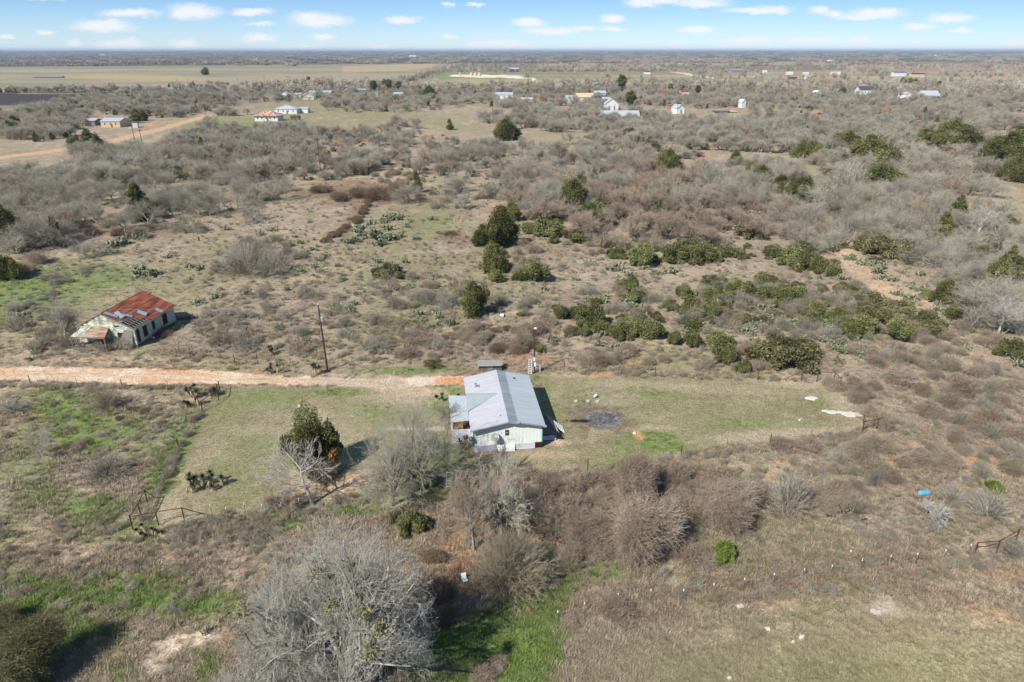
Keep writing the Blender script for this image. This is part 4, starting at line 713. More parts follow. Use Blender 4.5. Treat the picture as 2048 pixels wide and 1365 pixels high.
ZN = [(230,205,270,26,150,GTc),(60,245,120,40,70,GTc),(480,185,190,16,70,GT),(750,200,200,26,90,GTc),(1100,192,240,22,120,GT),(1420,195,180,22,90,GT),(1750,205,330,28,170,GT),(1990,228,90,36,30,GT),(1150,243,190,22,90,GT),(1340,262,170,14,40,GT),(1560,262,280,26,110,GT),(1850,245,200,24,70,GT),
 (330,225,70,12,26,GTc),(600,285,170,22,50,MX),(440,285,140,30,60,GTc),(150,340,200,42,110,GT),(60,370,100,40,50,MX),(400,330,190,42,100,MX),(700,265,150,22,30,MX),(640,330,120,34,34,MX),(850,320,170,34,36,MX),(1010,330,120,40,30,MX),(780,290,250,20,24,dict(shrub=2,brush=1)),
 (1250,310,150,38,60,MX),(1600,275,360,32,140,GTc),(1850,320,230,44,90,GTc),(1300,380,190,48,110,dict(mesq=2,mesqb=3,brush=5,shrub=2,olive=1)),(1120,395,110,55,46,dict(mesq=2,mesqb=3,brush=5,olive=1)),(1600,380,220,55,80,MX),(1860,430,180,60,70,dict(mesq=6,mesqb=1,brush=2,broomg=2,olive=1)),(1450,450,160,46,56,dict(brush=5,shrub=2,mesqb=2,olive=1)),
 (1680,470,100,46,30,MX),(1930,530,120,50,34,dict(mesq=5,brush=2,broomg=2)),(1540,590,160,26,50,dict(olive=3,ever=2,broomg=6,brush=3)),(1600,640,250,40,50,dict(broomg=4,brush=2,shrub=1)),(1280,440,220,40,60,dict(mesqb=2,brush=4,broomg=2)),(1700,450,200,40,40,dict(mesqb=2,brush=3,broomg=2)),(1200,620,160,40,20,dict(broomg=3,brush=1)),(700,205,200,12,26,GT),(1150,212,170,10,26,GT),(1400,205,120,14,20,GT),(1780,202,160,12,26,GT),(470,232,40,3,5,GT),(1330,985,60,30,8,dict(brush=1)),(1120,1030,110,50,14,dict(brush=2,broomg=1)),(1560,625,260,26,26,dict(ever=2,olive=3)),(1740,650,130,30,16,dict(ever=2,olive=3)),(1700,520,170,24,14,dict(olive=3,ever=1)),(1400,510,180,20,14,dict(ever=1,olive=2)),(1230,655,110,24,8,dict(ever=1,olive=1)),(1150,440,90,30,12,dict(ever=1,olive=2,cedar=1)),(1650,395,160,30,20,dict(olive=3,cedar=1,ever=1)),(1850,320,190,44,30,dict(cedar=3,olive=1)),(1300,420,150,30,14,dict(olive=2,cedar=1)),(1180,1010,180,50,18,dict(brush=3)),(1400,1000,160,50,16,dict(brush=3,broomg=1)),(1050,1010,110,50,12,dict(brush=2,broomg=1)),(1250,1090,200,30,10,dict(brush=2)),(1700,600,90,26,24,dict(broomg=3,brush=3,olive=1)),(1230,480,120,36,34,dict(brush=4,broomg=3,mesqb=1)),(1060,520,80,30,14,dict(brush=2,broomg=2)),(850,590,90,40,20,dict(brush=2,broomg=3,shrub=2)),(690,620,230,60,22,dict(shrub=2,broomg=1)),
 (900,400,90,20,20,dict(mesq=1,brush=3,broomg=2)),(800,360,60,16,8,dict(brush=2)),(520,510,90,30,18,dict(broomg=3)),(60,450,100,60,44,dict(mesq=5,mesqb=1,brush=1)),(300,440,160,40,14,dict(mesq=1,broomg=3)),(150,560,60,20,5,dict(broomg=1)),(1980,640,60,40,12,dict(mesq=2,brush=1)),(1850,700,160,50,22,dict(brush=3,broomg=1)),(1930,800,110,70,34,dict(brush=4,broomg=2)),(1960,900,100,60,24,dict(brush=3,broomg=2)),
 (1700,780,60,30,8,dict(brush=1)),(1750,930,120,40,18,dict(brush=3,broomg=2)),(1640,1000,120,40,10,dict(brush=2,broomg=1)),(1480,720,100,24,10,dict(brush=1)),(1250,720,100,16,8,dict(brush=1)),(1000,670,90,26,14,dict(brush=2,dbrush=1)),(870,690,100,30,10,dict(shrub=2,brush=1)),(480,660,90,40,10,dict(shrub=1)),(200,640,180,60,12,dict(shrub=1,broomg=1)),
 (1000,990,110,50,22,dict(brush=3,broomg=1)),(1330,1000,60,60,10,dict(brush=2)),(60,1300,70,60,5,dict(broomt=1,dbrush=1)),(450,395,120,30,14,dict(broomg=1,shrub=2)),(380,395,200,40,24,dict(mesq=3,shrub=2)),
 (1024,620,1000,80,90,dict(cactus=1)),(1600,560,420,110,90,dict(cactus=1)),(1700,680,240,60,46,dict(cactus=1)),(750,480,200,60,36,dict(cactus=1)),(250,400,250,60,40,dict(cactus=1)),(1000,350,300,50,40,dict(cactus=1))]
for q in ZN:
    q = list(q); up_ = q[1] < 440; q[4] = int(q[4] * (2.7 if q[1] < 300 else 3.3 if q[1] < 400 else 1.9 if q[1] < 760 else 1.15) * (.6 if q[5].get('cactus') == 1 and len(q[5]) == 1 else 1)); zone(*q)
# low weeds: cover nobody could count
zone(1024, 540, 1300, 190, 4200, dict(weed=1)); zone(1500, 1050, 620, 150, 650, dict(weed=1)); zone(1650, 800, 450, 120, 260, dict(weed=1)); zone(250, 1130, 420, 100, 260, dict(weed=1)); zone(450, 680, 500, 60, 260, dict(weed=1)); zone(200,850,200,70,90,dict(weed=1)); zone(450,1060,120,25,120,dict(weed=1))
def line(pts, n, k, jx=3, jy=.6, size=None):
    for i in range(n):
        t = rz_.random() * (len(pts) - 1); j = int(t); t -= j; px = pts[j][0] * (1 - t) + pts[j + 1][0] * t + rz_.gauss(0, jx); py = pts[j][1] * (1 - t) + pts[j + 1][1] * t + rz_.gauss(0, jy)
        x, y = G(px, max(py, 104)); PL.append(dict(kind=k, x=x, y=y, w=rz_.uniform(*SIZES[k]), hs=rz_.uniform(.8, 1.2), man=False, var=None))
line([(-200,187),(0,186),(120,186),(185,187),(300,184),(550,181)], 90, 'fartree'); line([(620,176),(700,178),(780,172),(830,160),(870,146),(905,136),(930,130)], 230, 'fartree', 6, 1.3)
line([(745,402),(722,432),(690,460),(650,484)], 34, 'dbrush', 4, 3)
line([(400,824),(372,868),(345,925),(330,958),(314,992)], 46, 'weed', 3, 3); line([(-40,773),(155,775),(340,781),(430,787)], 60, 'weed', 6, 3); line([(425,1036),(600,1024),(740,1000),(900,962)], 80, 'weed', 10, 6); line([(1130,738),(1350,750),(1570,758)], 70, 'weed', 8, 4); line([(1180,948),(1400,912),(1600,888),(1720,872)], 90, 'weed', 8, 6)
line([(1075,143),(1200,143),(1330,142)], 130, 'fartree', 3, .8); line([(850,146),(960,143),(1060,144)], 40, 'fartree', 3, 1.2); line([(1330,136),(1500,134),(1700,138),(1760,150),(1900,150)], 110, 'fartree', 20, 3); line([(1700,136),(2100,132)], 70, 'fartree', 30, 3)
line([(1380,152),(1600,156),(1760,160)], 60, 'fartree', 30, 4); line([(1900,150),(2090,145)], 50, 'fartree', 30, 5); line([(1860,178),(2090,176)], 90, 'fartree', 30, 7); line([(560,170),(640,165)],8,'fartree',20,3); line([(0,132),(600,129)], 130, 'fartree', 8, .8); line([(1090,172),(1600,176)], 260, 'fartree', 30, 5); line([(1550,178),(1800,172),(2090,178)], 160, 'fartree', 30, 6); line([(1350,140),(1700,133),(2090,138)], 150, 'fartree', 40, 5); line([(900,138),(1100,133),(1400,131)], 150, 'fartree', 30, 3); line([(1150,160),(1600,165)], 14, 'fartree', 30, 5)
line([(540,180),(760,182),(1100,180)], 170, 'fartree', 30, 5)

# ------------------------------------------------------------------ names and labels
LM = [("ruined green house", 255, 692), ("white metal-roofed house", 1000, 900), ("burnt fire patch", 1205, 835), ("blue barrel", 1847, 990), ("pole with the transformer", 655, 740), ("lamp pole behind the house", 1068, 747),
 ("tall bare foreground tree", 760, 1330), ("pipe brace of the left yard", 290, 1020), ("white bucket", 1005, 633), ("rusty-roofed white farmhouse", 533, 243), ("tan barn by the road", 222, 252), ("round dark village tree", 858, 197),
 ("white gabled farmhouse", 1235, 240), ("tan shed with firewood", 1450, 240), ("white porch house at far right", 1861, 200), ("pipe brace of the right yard", 1640, 768), ("tall cedar in the middle distance", 1013, 282), ("lone cedar left of the clearing", 284, 441),
 ("green meadow at the left edge", 100, 585), ("white-topped fence posts", 1600, 1155), ("chalky bare patch", 360, 1290), ("dark plowed field", 60, 200), ("mint green shack", 1365, 228), ("steel tower", 1542, 190), ("mown right yard", 1450, 820),
 ("brown brush patch", 720, 395), ("large olive bush", 1565, 722), ("white leafless tree", 2000, 667), ("right-hand dirt track", 1720, 560), ("two dark cedars mid-field", 985, 520), ("green grass hollow", 1150, 1150), ("large dark cedars at upper right", 1760, 360), ("field of the oil tanks", 960, 160), ("lone dark tree in the field", 412, 150), ("dark-roofed white house", 1733, 190)]
LMW = [(n, *G(a, b)) for n, a, b in LM]
ORD = ['nearest', 'second', 'third', 'fourth', 'fifth', 'sixth', 'seventh', 'eighth', 'ninth', 'tenth', 'eleventh', 'twelfth', '13th', '14th', '15th', '16th', '17th', '18th', '19th', '20th', '21st', '22nd', '23rd', '24th', '25th', '26th', '27th', '28th', '29th', '30th'] + [f'{k}th' if k % 10 not in (1, 2, 3) or k in (111, 112, 113) else f'{k}' + {1: 'st', 2: 'nd', 3: 'rd'}[k % 10] for k in range(31, 130)]
INFO = dict(mesq=('bare_tree', 'grey leafless tree', 'tree', 'bare grey trees in the scrub'), mesqb=('bare_tree', 'brown leafless tree', 'tree', 'bare grey trees in the scrub'),
 shrub=('bare_shrub', 'leafless twiggy shrub', 'shrub', 'bare shrubs in the scrub'), broomg=('bare_shrub', 'pale leafless bush', 'shrub', 'bare shrubs in the scrub'), broomt=('bare_shrub', 'tan leafless bush', 'shrub', 'bare shrubs in the scrub'),
 mound=('briar_thicket', 'tall vine-covered mound', 'thicket', 'brown thickets'), broomL=('bare_shrub', 'huge round twiggy bush', 'shrub', 'bare shrubs in the scrub'), brush=('briar_thicket', 'brown briar thicket', 'thicket', 'brown thickets'), dbrush=('briar_thicket', 'dark reddish brush clump', 'thicket', 'brown thickets'), cedar=('cedar_tree', 'dark cedar', 'tree', 'cedar trees'), pine=('evergreen_tree', 'tall evergreen tree', 'tree', 'evergreen trees in the village'),
 ever=('evergreen_shrub', 'round green shrub', 'shrub', 'evergreen shrubs'), olive=('evergreen_shrub', 'dull olive shrub', 'shrub', 'evergreen shrubs'), bright=('evergreen_shrub', 'bright green leafy shrub', 'shrub', 'evergreen shrubs'), rusty=('rusty_shrub', 'orange-leaved dry shrub', 'shrub', 'orange dry shrubs'),
 cactus=('prickly_pear', 'prickly pear clump', 'cactus', 'prickly pear clumps'))
MED = {}
def describe(ps):
    """a label for each plant: look, size against its kind, and its rank from the nearest landmark on one side of it"""
    b = {}
    for p in ps:
        n, lx, ly = min(LMW, key=lambda l: math.hypot(l[1] - p['x'], l[2] - p['y']) / (20 + .5 * math.hypot(l[1], l[2])))
        dx = p['x'] - lx; dy = p['y'] - ly; side = ('right of' if dx > 0 else 'left of') if abs(dx) > abs(dy) else ('beyond' if dy > 0 else 'in front of')
        base = INFO[p['kind']][1]; lo, hi = SIZES.get(p['kind'], (2, 5)); t = (p['w'] - lo) / (hi - lo)
        sz = 'small ' if t < .33 else 'large ' if t > .72 else ''
        b.setdefault((sz + base, side, n), []).append((math.hypot(dx, dy), p))
    for (look, side, n), l in b.items():
        l.sort(key=lambda q: q[0])
        for i, (_d, p) in enumerate(l):
            p['label'] = ('' if len(l) == 1 else ORD[min(i, len(ORD) - 1)] + ' ') + f'{look} {side} the {n}'
cats = {}
for p in PL:
    p['d'] = math.hypot(p['x'], p['y']); px, py = P(p['x'], p['y']); p['in'] = -60 < px < 2108 and py < 1420
    cats.setdefault(INFO[p['kind']][0] if p['kind'] in INFO else 'stuff', []).append(p)
def pick(p, i):
    l = T['mesqf' if p['kind'] == 'mesq' and p['d'] > 260 else p['kind']]; return l[(p['var'] if p['var'] is not None else i * 7 + int(p['x'] * 13)) % len(l)]
CAP = dict(bare_tree=300, bare_shrub=290, briar_thicket=290, cedar_tree=290, evergreen_shrub=290, prickly_pear=295, evergreen_tree=60, rusty_shrub=60)
REST = {}
for nm, ps in cats.items():
    if nm == 'stuff': REST[nm] = ps; continue
    ps.sort(key=lambda p: (not (p['in'] and (p['man'] or True)), p['d'] / p['w']))
    ind = [p for p in ps[:CAP[nm]] if p['in']]; ids = set(map(id, ind)); REST[nm] = [p for p in ps if id(p) not in ids]
    describe(ind)
    for i, p in enumerate(ind):
        shp, nw = pick(p, i); s = p['w'] / nw; rot = rz_.random() * 6.283 if p['kind'] not in () else 0
        loc = (p['x'], p['y'], -.03)
        if isinstance(shp, dict):
            o = empty(nm, loc, rot); o.scale = (s, s, s * p['hs'])
            for part, me in shp.items(): link(part, me, o)
        else:
            o = link(nm, shp, None, loc, rot); o.scale = (s, s, s * p['hs'])
        tag(o, p['label'], INFO[p['kind']][2], INFO[p['kind']][3])
# ------------------------------------------------------------------ stuff: points that carry copies
def stuff(name, label, protos, pts, rot, scl, tint=None, pickidx=None):
    c = bpy.data.collections.new(name + '_shapes')
    for i, parts in enumerate(protos):
        sub = bpy.data.collections.new(f'{name}_shape_{i:02d}')
        for me in (parts.values() if isinstance(parts, dict) else [parts]): sub.objects.link(bpy.data.objects.new(f'{name}_piece_{i:02d}', me))
        c.children.link(sub)
    me = bpy.data.meshes.new(name); n = len(pts); me.vertices.add(n); me.vertices.foreach_set('co', np.asarray(pts, np.float32).ravel())
    for k, a in (('rot', rot), ('scl', scl)):
        at_ = me.attributes.new(k, 'FLOAT_VECTOR', 'POINT'); at_.data.foreach_set('vector', np.asarray(a, np.float32).ravel())
    at_ = me.attributes.new('idx', 'INT', 'POINT'); at_.data.foreach_set('value', np.asarray(pickidx if pickidx is not None else np.random.RandomState(9).randint(0, len(protos), n), np.int32))
    if tint is not None:
        at_ = me.attributes.new('tint', 'FLOAT_COLOR', 'POINT'); at_.data.foreach_set('color', np.c_[tint, np.ones(n)].astype(np.float32).ravel())
    o = link(name, me); tag(o, label, name.replace('_', ' ').split()[-1], kind='stuff')
    ng = bpy.data.node_groups.new(name, 'GeometryNodeTree'); ng.interface.new_socket('Geometry', in_out='INPUT', socket_type='NodeSocketGeometry'); ng.interface.new_socket('Geometry', in_out='OUTPUT', socket_type='NodeSocketGeometry')
    N = ng.nodes; Lk = ng.links; gi = N.new('NodeGroupInput'); go = N.new('NodeGroupOutput'); ip = N.new('GeometryNodeInstanceOnPoints'); ci = N.new('GeometryNodeCollectionInfo')
    ci.inputs['Collection'].default_value = c; ci.inputs['Separate Children'].default_value = True; ci.inputs['Reset Children'].default_value = True; ip.inputs['Pick Instance'].default_value = True
    def na(nm, t):
        a = N.new('GeometryNodeInputNamedAttribute'); a.data_type = t; a.inputs['Name'].default_value = nm; return [s for s in a.outputs if s.enabled and s.name == 'Attribute'][0]
    Lk.new(gi.outputs[0], ip.inputs['Points']); Lk.new(ci.outputs[0], ip.inputs['Instance']); Lk.new(na('idx', 'INT'), ip.inputs['Instance Index']); Lk.new(na('rot', 'FLOAT_VECTOR'), ip.inputs['Rotation']); Lk.new(na('scl', 'FLOAT_VECTOR'), ip.inputs['Scale']); Lk.new(ip.outputs[0], go.inputs[0])
    mo = o.modifiers.new('copies', 'NODES'); mo.node_group = ng
    return o
def stuff_plants(name, label, ps):
    protos = []; key = {}; idx = []; 
    for i, p in enumerate(ps):
        shp, nw = pick(p, i); k = id(shp)
        if k not in key: key[k] = len(protos); protos.append(shp)
        idx.append(key[k]); p['s'] = p['w'] / nw
    rr = np.random.RandomState(4)
    stuff(name, label, protos, [(p['x'], p['y'], gz(p['x'], p['y']) - .03) for p in ps], np.c_[np.zeros((len(ps), 2)), rr.rand(len(ps)) * 6.283], [(p['s'], p['s'], p['s'] * p['hs']) for p in ps], None, idx)
def fartree(seed, n=420, ts=.6, w_=9, h_=8, k=1, spread=0):
    rs = np.random.RandomState(seed); Cs = []; vs = []
    for j in range(k):
        ox, oy = (rs.uniform(-spread, spread), rs.uniform(-spread * .5, spread * .5)) if k > 1 else (0, 0); sc_ = rs.uniform(.7, 1.15)
        C, kk, d = shell(rs, lobes(seed + j, 6, w_ / 2 * sc_, h_ * sc_), n, .3); C[:, 0] += ox; C[:, 1] += oy; Cs.append(C); vs.append(np.clip(rs.rand() * .7 + rs.rand(n) * .5, 0, 1))
    return leaves_mesh('far_crown', np.concatenate(Cs), ts, TWIG_G if seed % 4 else TWIG_B, rs, np.concatenate(vs), 1.4, .4)
T['fartree'] = [(fartree(s), 9.0) for s in (201, 202, 203, 204)]
T['woodclump'] = [(fartree(s, 130, 1.5, 12, 9, 16, 30), 60.0) for s in (211, 212, 213)]
for nm, lab in (('bare_tree', 'grey leafless woodland filling the scrub beyond the nearest trees'), ('bare_shrub', 'low leafless shrubs far out in the scrub'), ('briar_thicket', 'brown brush covering the distant scrub'), ('cedar_tree', 'scattered dark cedars out in the woodland'), ('evergreen_shrub', 'distant evergreen undergrowth'), ('prickly_pear', 'distant prickly pear patches in the grass')):
    if REST.get(nm): stuff_plants({'bare_tree': 'woodland', 'bare_shrub': 'scrub', 'briar_thicket': 'brushwood', 'cedar_tree': 'cedar_scrub', 'evergreen_shrub': 'undergrowth', 'prickly_pear': 'cactus_cover'}[nm], lab, REST[nm])
stuff_plants('weeds', 'low brown weeds scattered over the rough ground', [p for p in REST['stuff'] if p['kind'] == 'weed'])
stuff_plants('tree_rows', 'grey leafless tree rows between the far fields', [p for p in REST['stuff'] if p['kind'] == 'fartree'])
WC = []
for i in range(3400):
    px = rz_.uniform(-500, 2550); py = 103.2 + 30 * rz_.random() ** 1.5
    lim = 128.5 if px < 900 else 126 if px < 1100 else 127 if px < 1550 else 124
    if py > lim: 
        if rz_.random() > .1: continue
    x, y = G(px, py); WC.append(dict(kind='woodclump', x=x, y=y, w=60 * rz_.uniform(.7, 1.1) * (1 + max(0, y - 4000) / 5000), hs=rz_.uniform(.8, 1.3) / (1 + max(0, y - 4000) / 9000), var=None))
stuff_plants('far_woodland', 'blue-grey woods stretching to the horizon', WC)
# dry grass and green grass, coloured like the ground they grow from
TM = bpy.data.materials.new('grass_tufts'); nt = nodes(TM); N = nt.nodes; Lk = nt.links; out = N.new('ShaderNodeOutputMaterial'); dd = N.new('ShaderNodeBsdfDiffuse'); Lk.new(dd.outputs[0], out.inputs[0])
a_ = N.new('ShaderNodeAttribute'); a_.attribute_type = 'INSTANCER'; a_.attribute_name = 'tint'; Lk.new(a_.outputs['Color'], dd.inputs[0])
TF = [tuft(71, 26, .38, .7, .014), tuft(72, 34, .25, .9, .016), tuft(73, 20, .55, .5, .013)]
for me in TF: me.materials.append(TM)
rs = np.random.RandomState(12); n = 125000; px = rs.uniform(-150, 2200, n); py = 390 + 1070 * rs.rand(n) ** .85
zx = (px - 1024) / F; zy = (682.5 - py) / F; t = H / (SP - zy * CP); gx = zx * t; gy = (CP + zy * SP) * t
col, rg = ground_colour(gx, gy); cl = fbm(gx * .3, gy * .3, 91, 3); keep = (rg > .3) & (rs.rand(n) < .25 + 1.1 * sstep(.4, .62, cl))
gx, gy, col = gx[keep], gy[keep], col[keep]; n = len(gx); straw = sstep(.35, .65, rs.rand(n))[:, None] * .5
tint = col * (1 - straw) + np.array([[.50, .42, .30]]) * straw; tint *= (.72 + .5 * rs.rand(n))[:, None]
isg = (col[:, 1] > col[:, 0] * 1.08); tint[isg] = col[isg] * (.9 + .5 * rs.rand(isg.sum()))[:, None]
s_ = (.6 + .7 * rs.rand(n)) * np.clip(.35 + .65 * rg[keep], .4, 1)
stuff('grass', 'dry and green grass tufts over the open ground', TF, np.c_[gx, gy, np.zeros(n)], np.c_[np.zeros((n, 2)), rs.rand(n) * 6.283], np.c_[s_, s_, s_ * (.7 + .6 * rs.rand(n))], tint)
# ------------------------------------------------------------------ materials of built things
WHITE_P = principled('white_paint', (.82, .83, .80), .6, 0, .05, 2); MINT_P = principled('mint_paint', (.80, .85, .79), .6, 0, .04, 1.5)
TEAL = principled('teal_trim', (.05, .33, .24), .5, 0, .1); BWOOD = principled('bare_wood', (.46, .21, .075), .7, 0, .3, 4); GWOOD = principled('weathered_wood', (.20, .185, .165), .85, 0, .3, 6, .3)
DKWOOD = principled('dark_old_wood', (.13, .11, .10), .9, 0, .35, 5, .3); TANP = principled('raw_plywood', (.42, .34, .24), .8, 0, .12, 2); DARK = principled('hollow_shade', (.02, .018, .016), .9, 0, .2)  # DARK: near-black panel colour standing in for shade inside hollows
POLE = principled('creosote_pole', (.075, .05, .035), .85, 0, .25, 8); STEEL = principled('galvanised_steel', (.5, .52, .54), .4, .6, .08, 3); RUSTP = principled('rusty_pipe', (.11, .055, .035), .8, .1, .3, 7)
GREYDISH = principled('grey_dish', (.33, .36, .34), .5, .1, .05); NAVY = principled('navy_dish', (.03, .05, .09), .5); LATT = principled('lattice_white', (.72, .70, .76), .6, 0, .05); PINKW = principled('lilac_skirt', (.42, .40, .50), .7, 0, .2, 5)
METW = ribbed('white_sheet_roof', (.56, .56, .59), 'Y', .4, .32, .1); METG = ribbed('green_sheet_roof', (.49, .55, .57), 'Y', .4, .3, .15); METD = ribbed('ridge_sheet', (.34, .39, .37), 'Y', .45, .4, .2, streak=.25)
METV = ribbed('porch_sheet', (.43, .49, .48), 'X', .35, .35, .15); METP = ribbed('porch_roof_sheet', (.50, .55, .57), 'Y', .4, .35, .15)
RUSTR = ribbed('rusted_roof', (.37, .115, .045), 'X', .5, .7, .1, (.17, .055, .03), (.40, .60), .5); RUSTB = ribbed('rusted_porch_roof', (.28, .13, .07), 'Y', .5, .8, .05, (.40, .30, .22), (.5, .62), .3)
RUSTH = ribbed('streaky_rust_roof', (.62, .55, .48), 'X', .5, .6, .1, (.48, .16, .07), (.44, .5), .2); ZINC = ribbed('loose_zinc', (.45, .50, .58), 'X', .3, .35, .3)
FADED = principled('faded_green_boards', (.60, .64, .48), .85, 0, .2, 1.3, 0, (.24, .235, .20), (.40, .56)); FGREEN = principled('shaded_green_boards', (.36, .44, .35), .85, 0, .15, 3)  # FGREEN: the side wall's shade put into a darker board green
GLASS = principled('window_glass', (.045, .05, .06), .15, 0, .2, spec=.6); REDBR = principled('brown_frame', (.12, .06, .04), .7); CONC = principled('concrete', (.55, .54, .50), .85, 0, .12, 5)
LID = principled('septic_lid', (.30, .42, .32), .6); PLASTB = principled('blue_plastic', (.10, .33, .50), .4, 0, .06); WPL = principled('white_plastic', (.80, .82, .85), .4); BLK = principled('black_char', (.02, .02, .02), .9)
TANM = principled('tan_metal', (.58, .44, .28), .6); CREAM = principled('cream_siding', (.68, .60, .46), .7, 0, .08); PUREW = principled('clean_white', (.66, .66, .64), .6, 0, .04); DGREY = principled('dark_shingles', (.07, .07, .085), .8, 0, .2, 3); LGM = ribbed('pale_metal_roof', (.55, .60, .62), 'X', .6, .35, .2); BRICK = principled('red_brick', (.42, .16, .09), .8, 0, .2, 6)
def rotz(p, a): return (p[0] * math.cos(a) - p[1] * math.sin(a), p[0] * math.sin(a) + p[1] * math.cos(a))

# ------------------------------------------------------------------ the white metal-roofed house
W_, LH, WT, RZ = 7.9, 12.6, 3.08, 3.93; FL = .78
hs_ = empty('house', (-4.36, 66.47, 0), R(7.0), 'white house under a pale sheet metal gable roof in the middle of the mown yards', 'house')
m = MB(); m.raw([(0, 0, FL), (W_, 0, FL), (W_, 0, WT), (W_ / 2, 0, RZ - .1), (0, 0, WT), (0, LH, FL), (W_, LH, FL), (W_, LH, WT), (W_ / 2, LH, RZ - .1), (0, LH, WT)],
      [(0, 1, 2, 3, 4), (9, 8, 7, 6, 5), (0, 4, 9, 5), (1, 6, 7, 2), (0, 5, 6, 1)])
wall = m.build('wall', MINT_P, hs_); wall['label'] = 'white siding with a faint green cast'
m = MB()
for k in range(1, 20): m.box(k * .4 - .012, k * .4 + .012, -.018, -.002, FL + .02, WT - .05)
m.build('siding_batten', MINT_P, wall)
def slope(name, x0, x1, y0, y1, mat, off=0.0, th=.05, par=hs_):
    f = lambda x: (RZ + .03 - (RZ - WT) * abs(x - W_ / 2) / (W_ / 2)) + off
    return MB().slab([(x0, y0, f(x0)), (x1, y0, f(x1)), (x1, y1, f(x1)), (x0, y1, f(x0))], th).build(name, mat, par)
slope('roof_slope', -.32, W_ / 2 - .001, -.55, 13.0, METW); slope('roof_slope', W_ / 2 + .001, W_ + .28, -.55, 12.85, METG)
slope('ridge_flashing', W_ / 2 - .55, W_ / 2, -.56, 13.01, METW, .02, .015); slope('ridge_panel', W_ / 2, W_ / 2 + 1.05, -.57, 12.86, METD, .02, .015)  # right ridge panel: its different lighting put into a darker green-grey sheet
m = MB()
for y in np.arange(-.2, 13, .42): 
    for (xa, xb, yy1) in ((-.3, W_ / 2 - .6, 13), (W_ / 2 + 1.1, W_ + .26, 12.8)):
        if y < yy1: f = lambda x: RZ + .045 - (RZ - WT) * abs(x - W_ / 2) / (W_ / 2); m.bar((xa, y, f(xa)), (xb, y, f(xb)), .035, .03)
m.build('roof_ribs', METW, hs_)
m = MB(); m.bar((-.33, -.57, WT - .12), (W_ / 2, -.57, RZ - .06), .03, .14); m.bar((W_ / 2, -.57, RZ - .06), (W_ * .62, -.57, RZ - .28), .03, .14); m.build('fascia', GREYDISH, hs_)
m = MB(); m.bar((W_ * .64, -.50, RZ - .25), (W_ * .99, -.47, WT + .0), .10, .1); m.build('broken_fascia', DKWOOD, hs_); m = MB(); m.box(W_ * .62, W_ * .66, -.66, -.3, RZ - .26, RZ - .12); m.box(W_ + .02, W_ + .36, -.6, -.36, WT - .10, WT + .04); m.build('rotten_end', TANP, hs_)
wf = MB().box(3.60, 4.02, -.06, .0, 1.95, 2.62).build('window', REDBR, hs_); MB().box(3.68, 3.94, -.07, -.055, 2.05, 2.52).build('pane', GLASS, wf); m = MB(); m.box(3.68, 3.94, -.08, -.07, 2.27, 2.30); m.build('glazing_bar', WPL, wf)
MB().box(W_ - .10, W_ + .025, -.03, .12, FL, WT - .02).build('corner_trim', TEAL, hs_); MB().box(-.03, .12, -.03, .1, FL, WT - .02).build('corner_trim', TEAL, hs_)
for y in (2.6, 6.4, 10.2):
    wf = MB().box(W_ - .01, W_ + .05, y, y + .9, 1.6, 2.6).build('window', WPL, hs_); MB().box(W_ + .045, W_ + .06, y + .07, y + .83, 1.67, 2.53).build('pane', GLASS, wf)
MB().box(0, 2.55, -.03, .05, 0, FL - .01).build('skirting', PINKW, hs_); MB().slab([(2.5, -.28, -.02), (3.5, -.28, -.02), (3.5, -.05, FL + .05), (2.5, -.05, FL + .05)], .02).build('loose_panel', MINT_P, hs_)
MB().slab([(3.2, -.34, -.02), (4.7, -.34, -.02), (4.7, -.02, FL + .02), (3.2, -.02, FL + .02)], .02).build('loose_panel', WHITE_P, hs_)
def lattice(x0, x1, z0, z1, y, st=.17, w__=.075):
    m = MB()
    for s_ in (1, -1):
        c = x0 - (z1 - z0)
        while c < x1 + (z1 - z0):
            pts = []
            for t in np.linspace(0, 1, 17):
                x = c + (z1 - z0) * t; z = z0 + (z1 - z0) * t if s_ > 0 else z1 - (z1 - z0) * t
                if x0 <= x <= x1: pts.append((x, z))
            if len(pts) > 1: m.bar((pts[0][0], y + .008 * s_, pts[0][1]), (pts[-1][0], y + .008 * s_, pts[-1][1]), .012, w__)
            c += st
    m.bar((x0, y, z0), (x1, y, z0), .05, .06); m.bar((x0, y, z1), (x1, y, z1), .05, .06); m.bar((x0, y, z0), (x0, y, z1), .06, .05); m.bar((x1, y, z0), (x1, y, z1), .06, .05)
    return m
lattice(4.8, 7.0, .03, FL - .03, -.03).build('lattice_skirt', LATT, hs_); MB().box(4.75, W_, .03, .06, 0, FL - .01).build('crawl_space_shade', DARK, hs_)  # dark sheet behind the lattice stands in for the shade under the floor
MB().box(7.05, W_, -.02, .03, FL - .15, FL - .004).build('sill_beam', REDBR, hs_); MB().box(W_ - .06, W_ - .01, .1, LH, 0, FL - .01).build('skirting', GWOOD, hs_); MB().box(.01, .06, 7.2, LH, 0, FL - .01).build('skirting', WHITE_P, hs_)
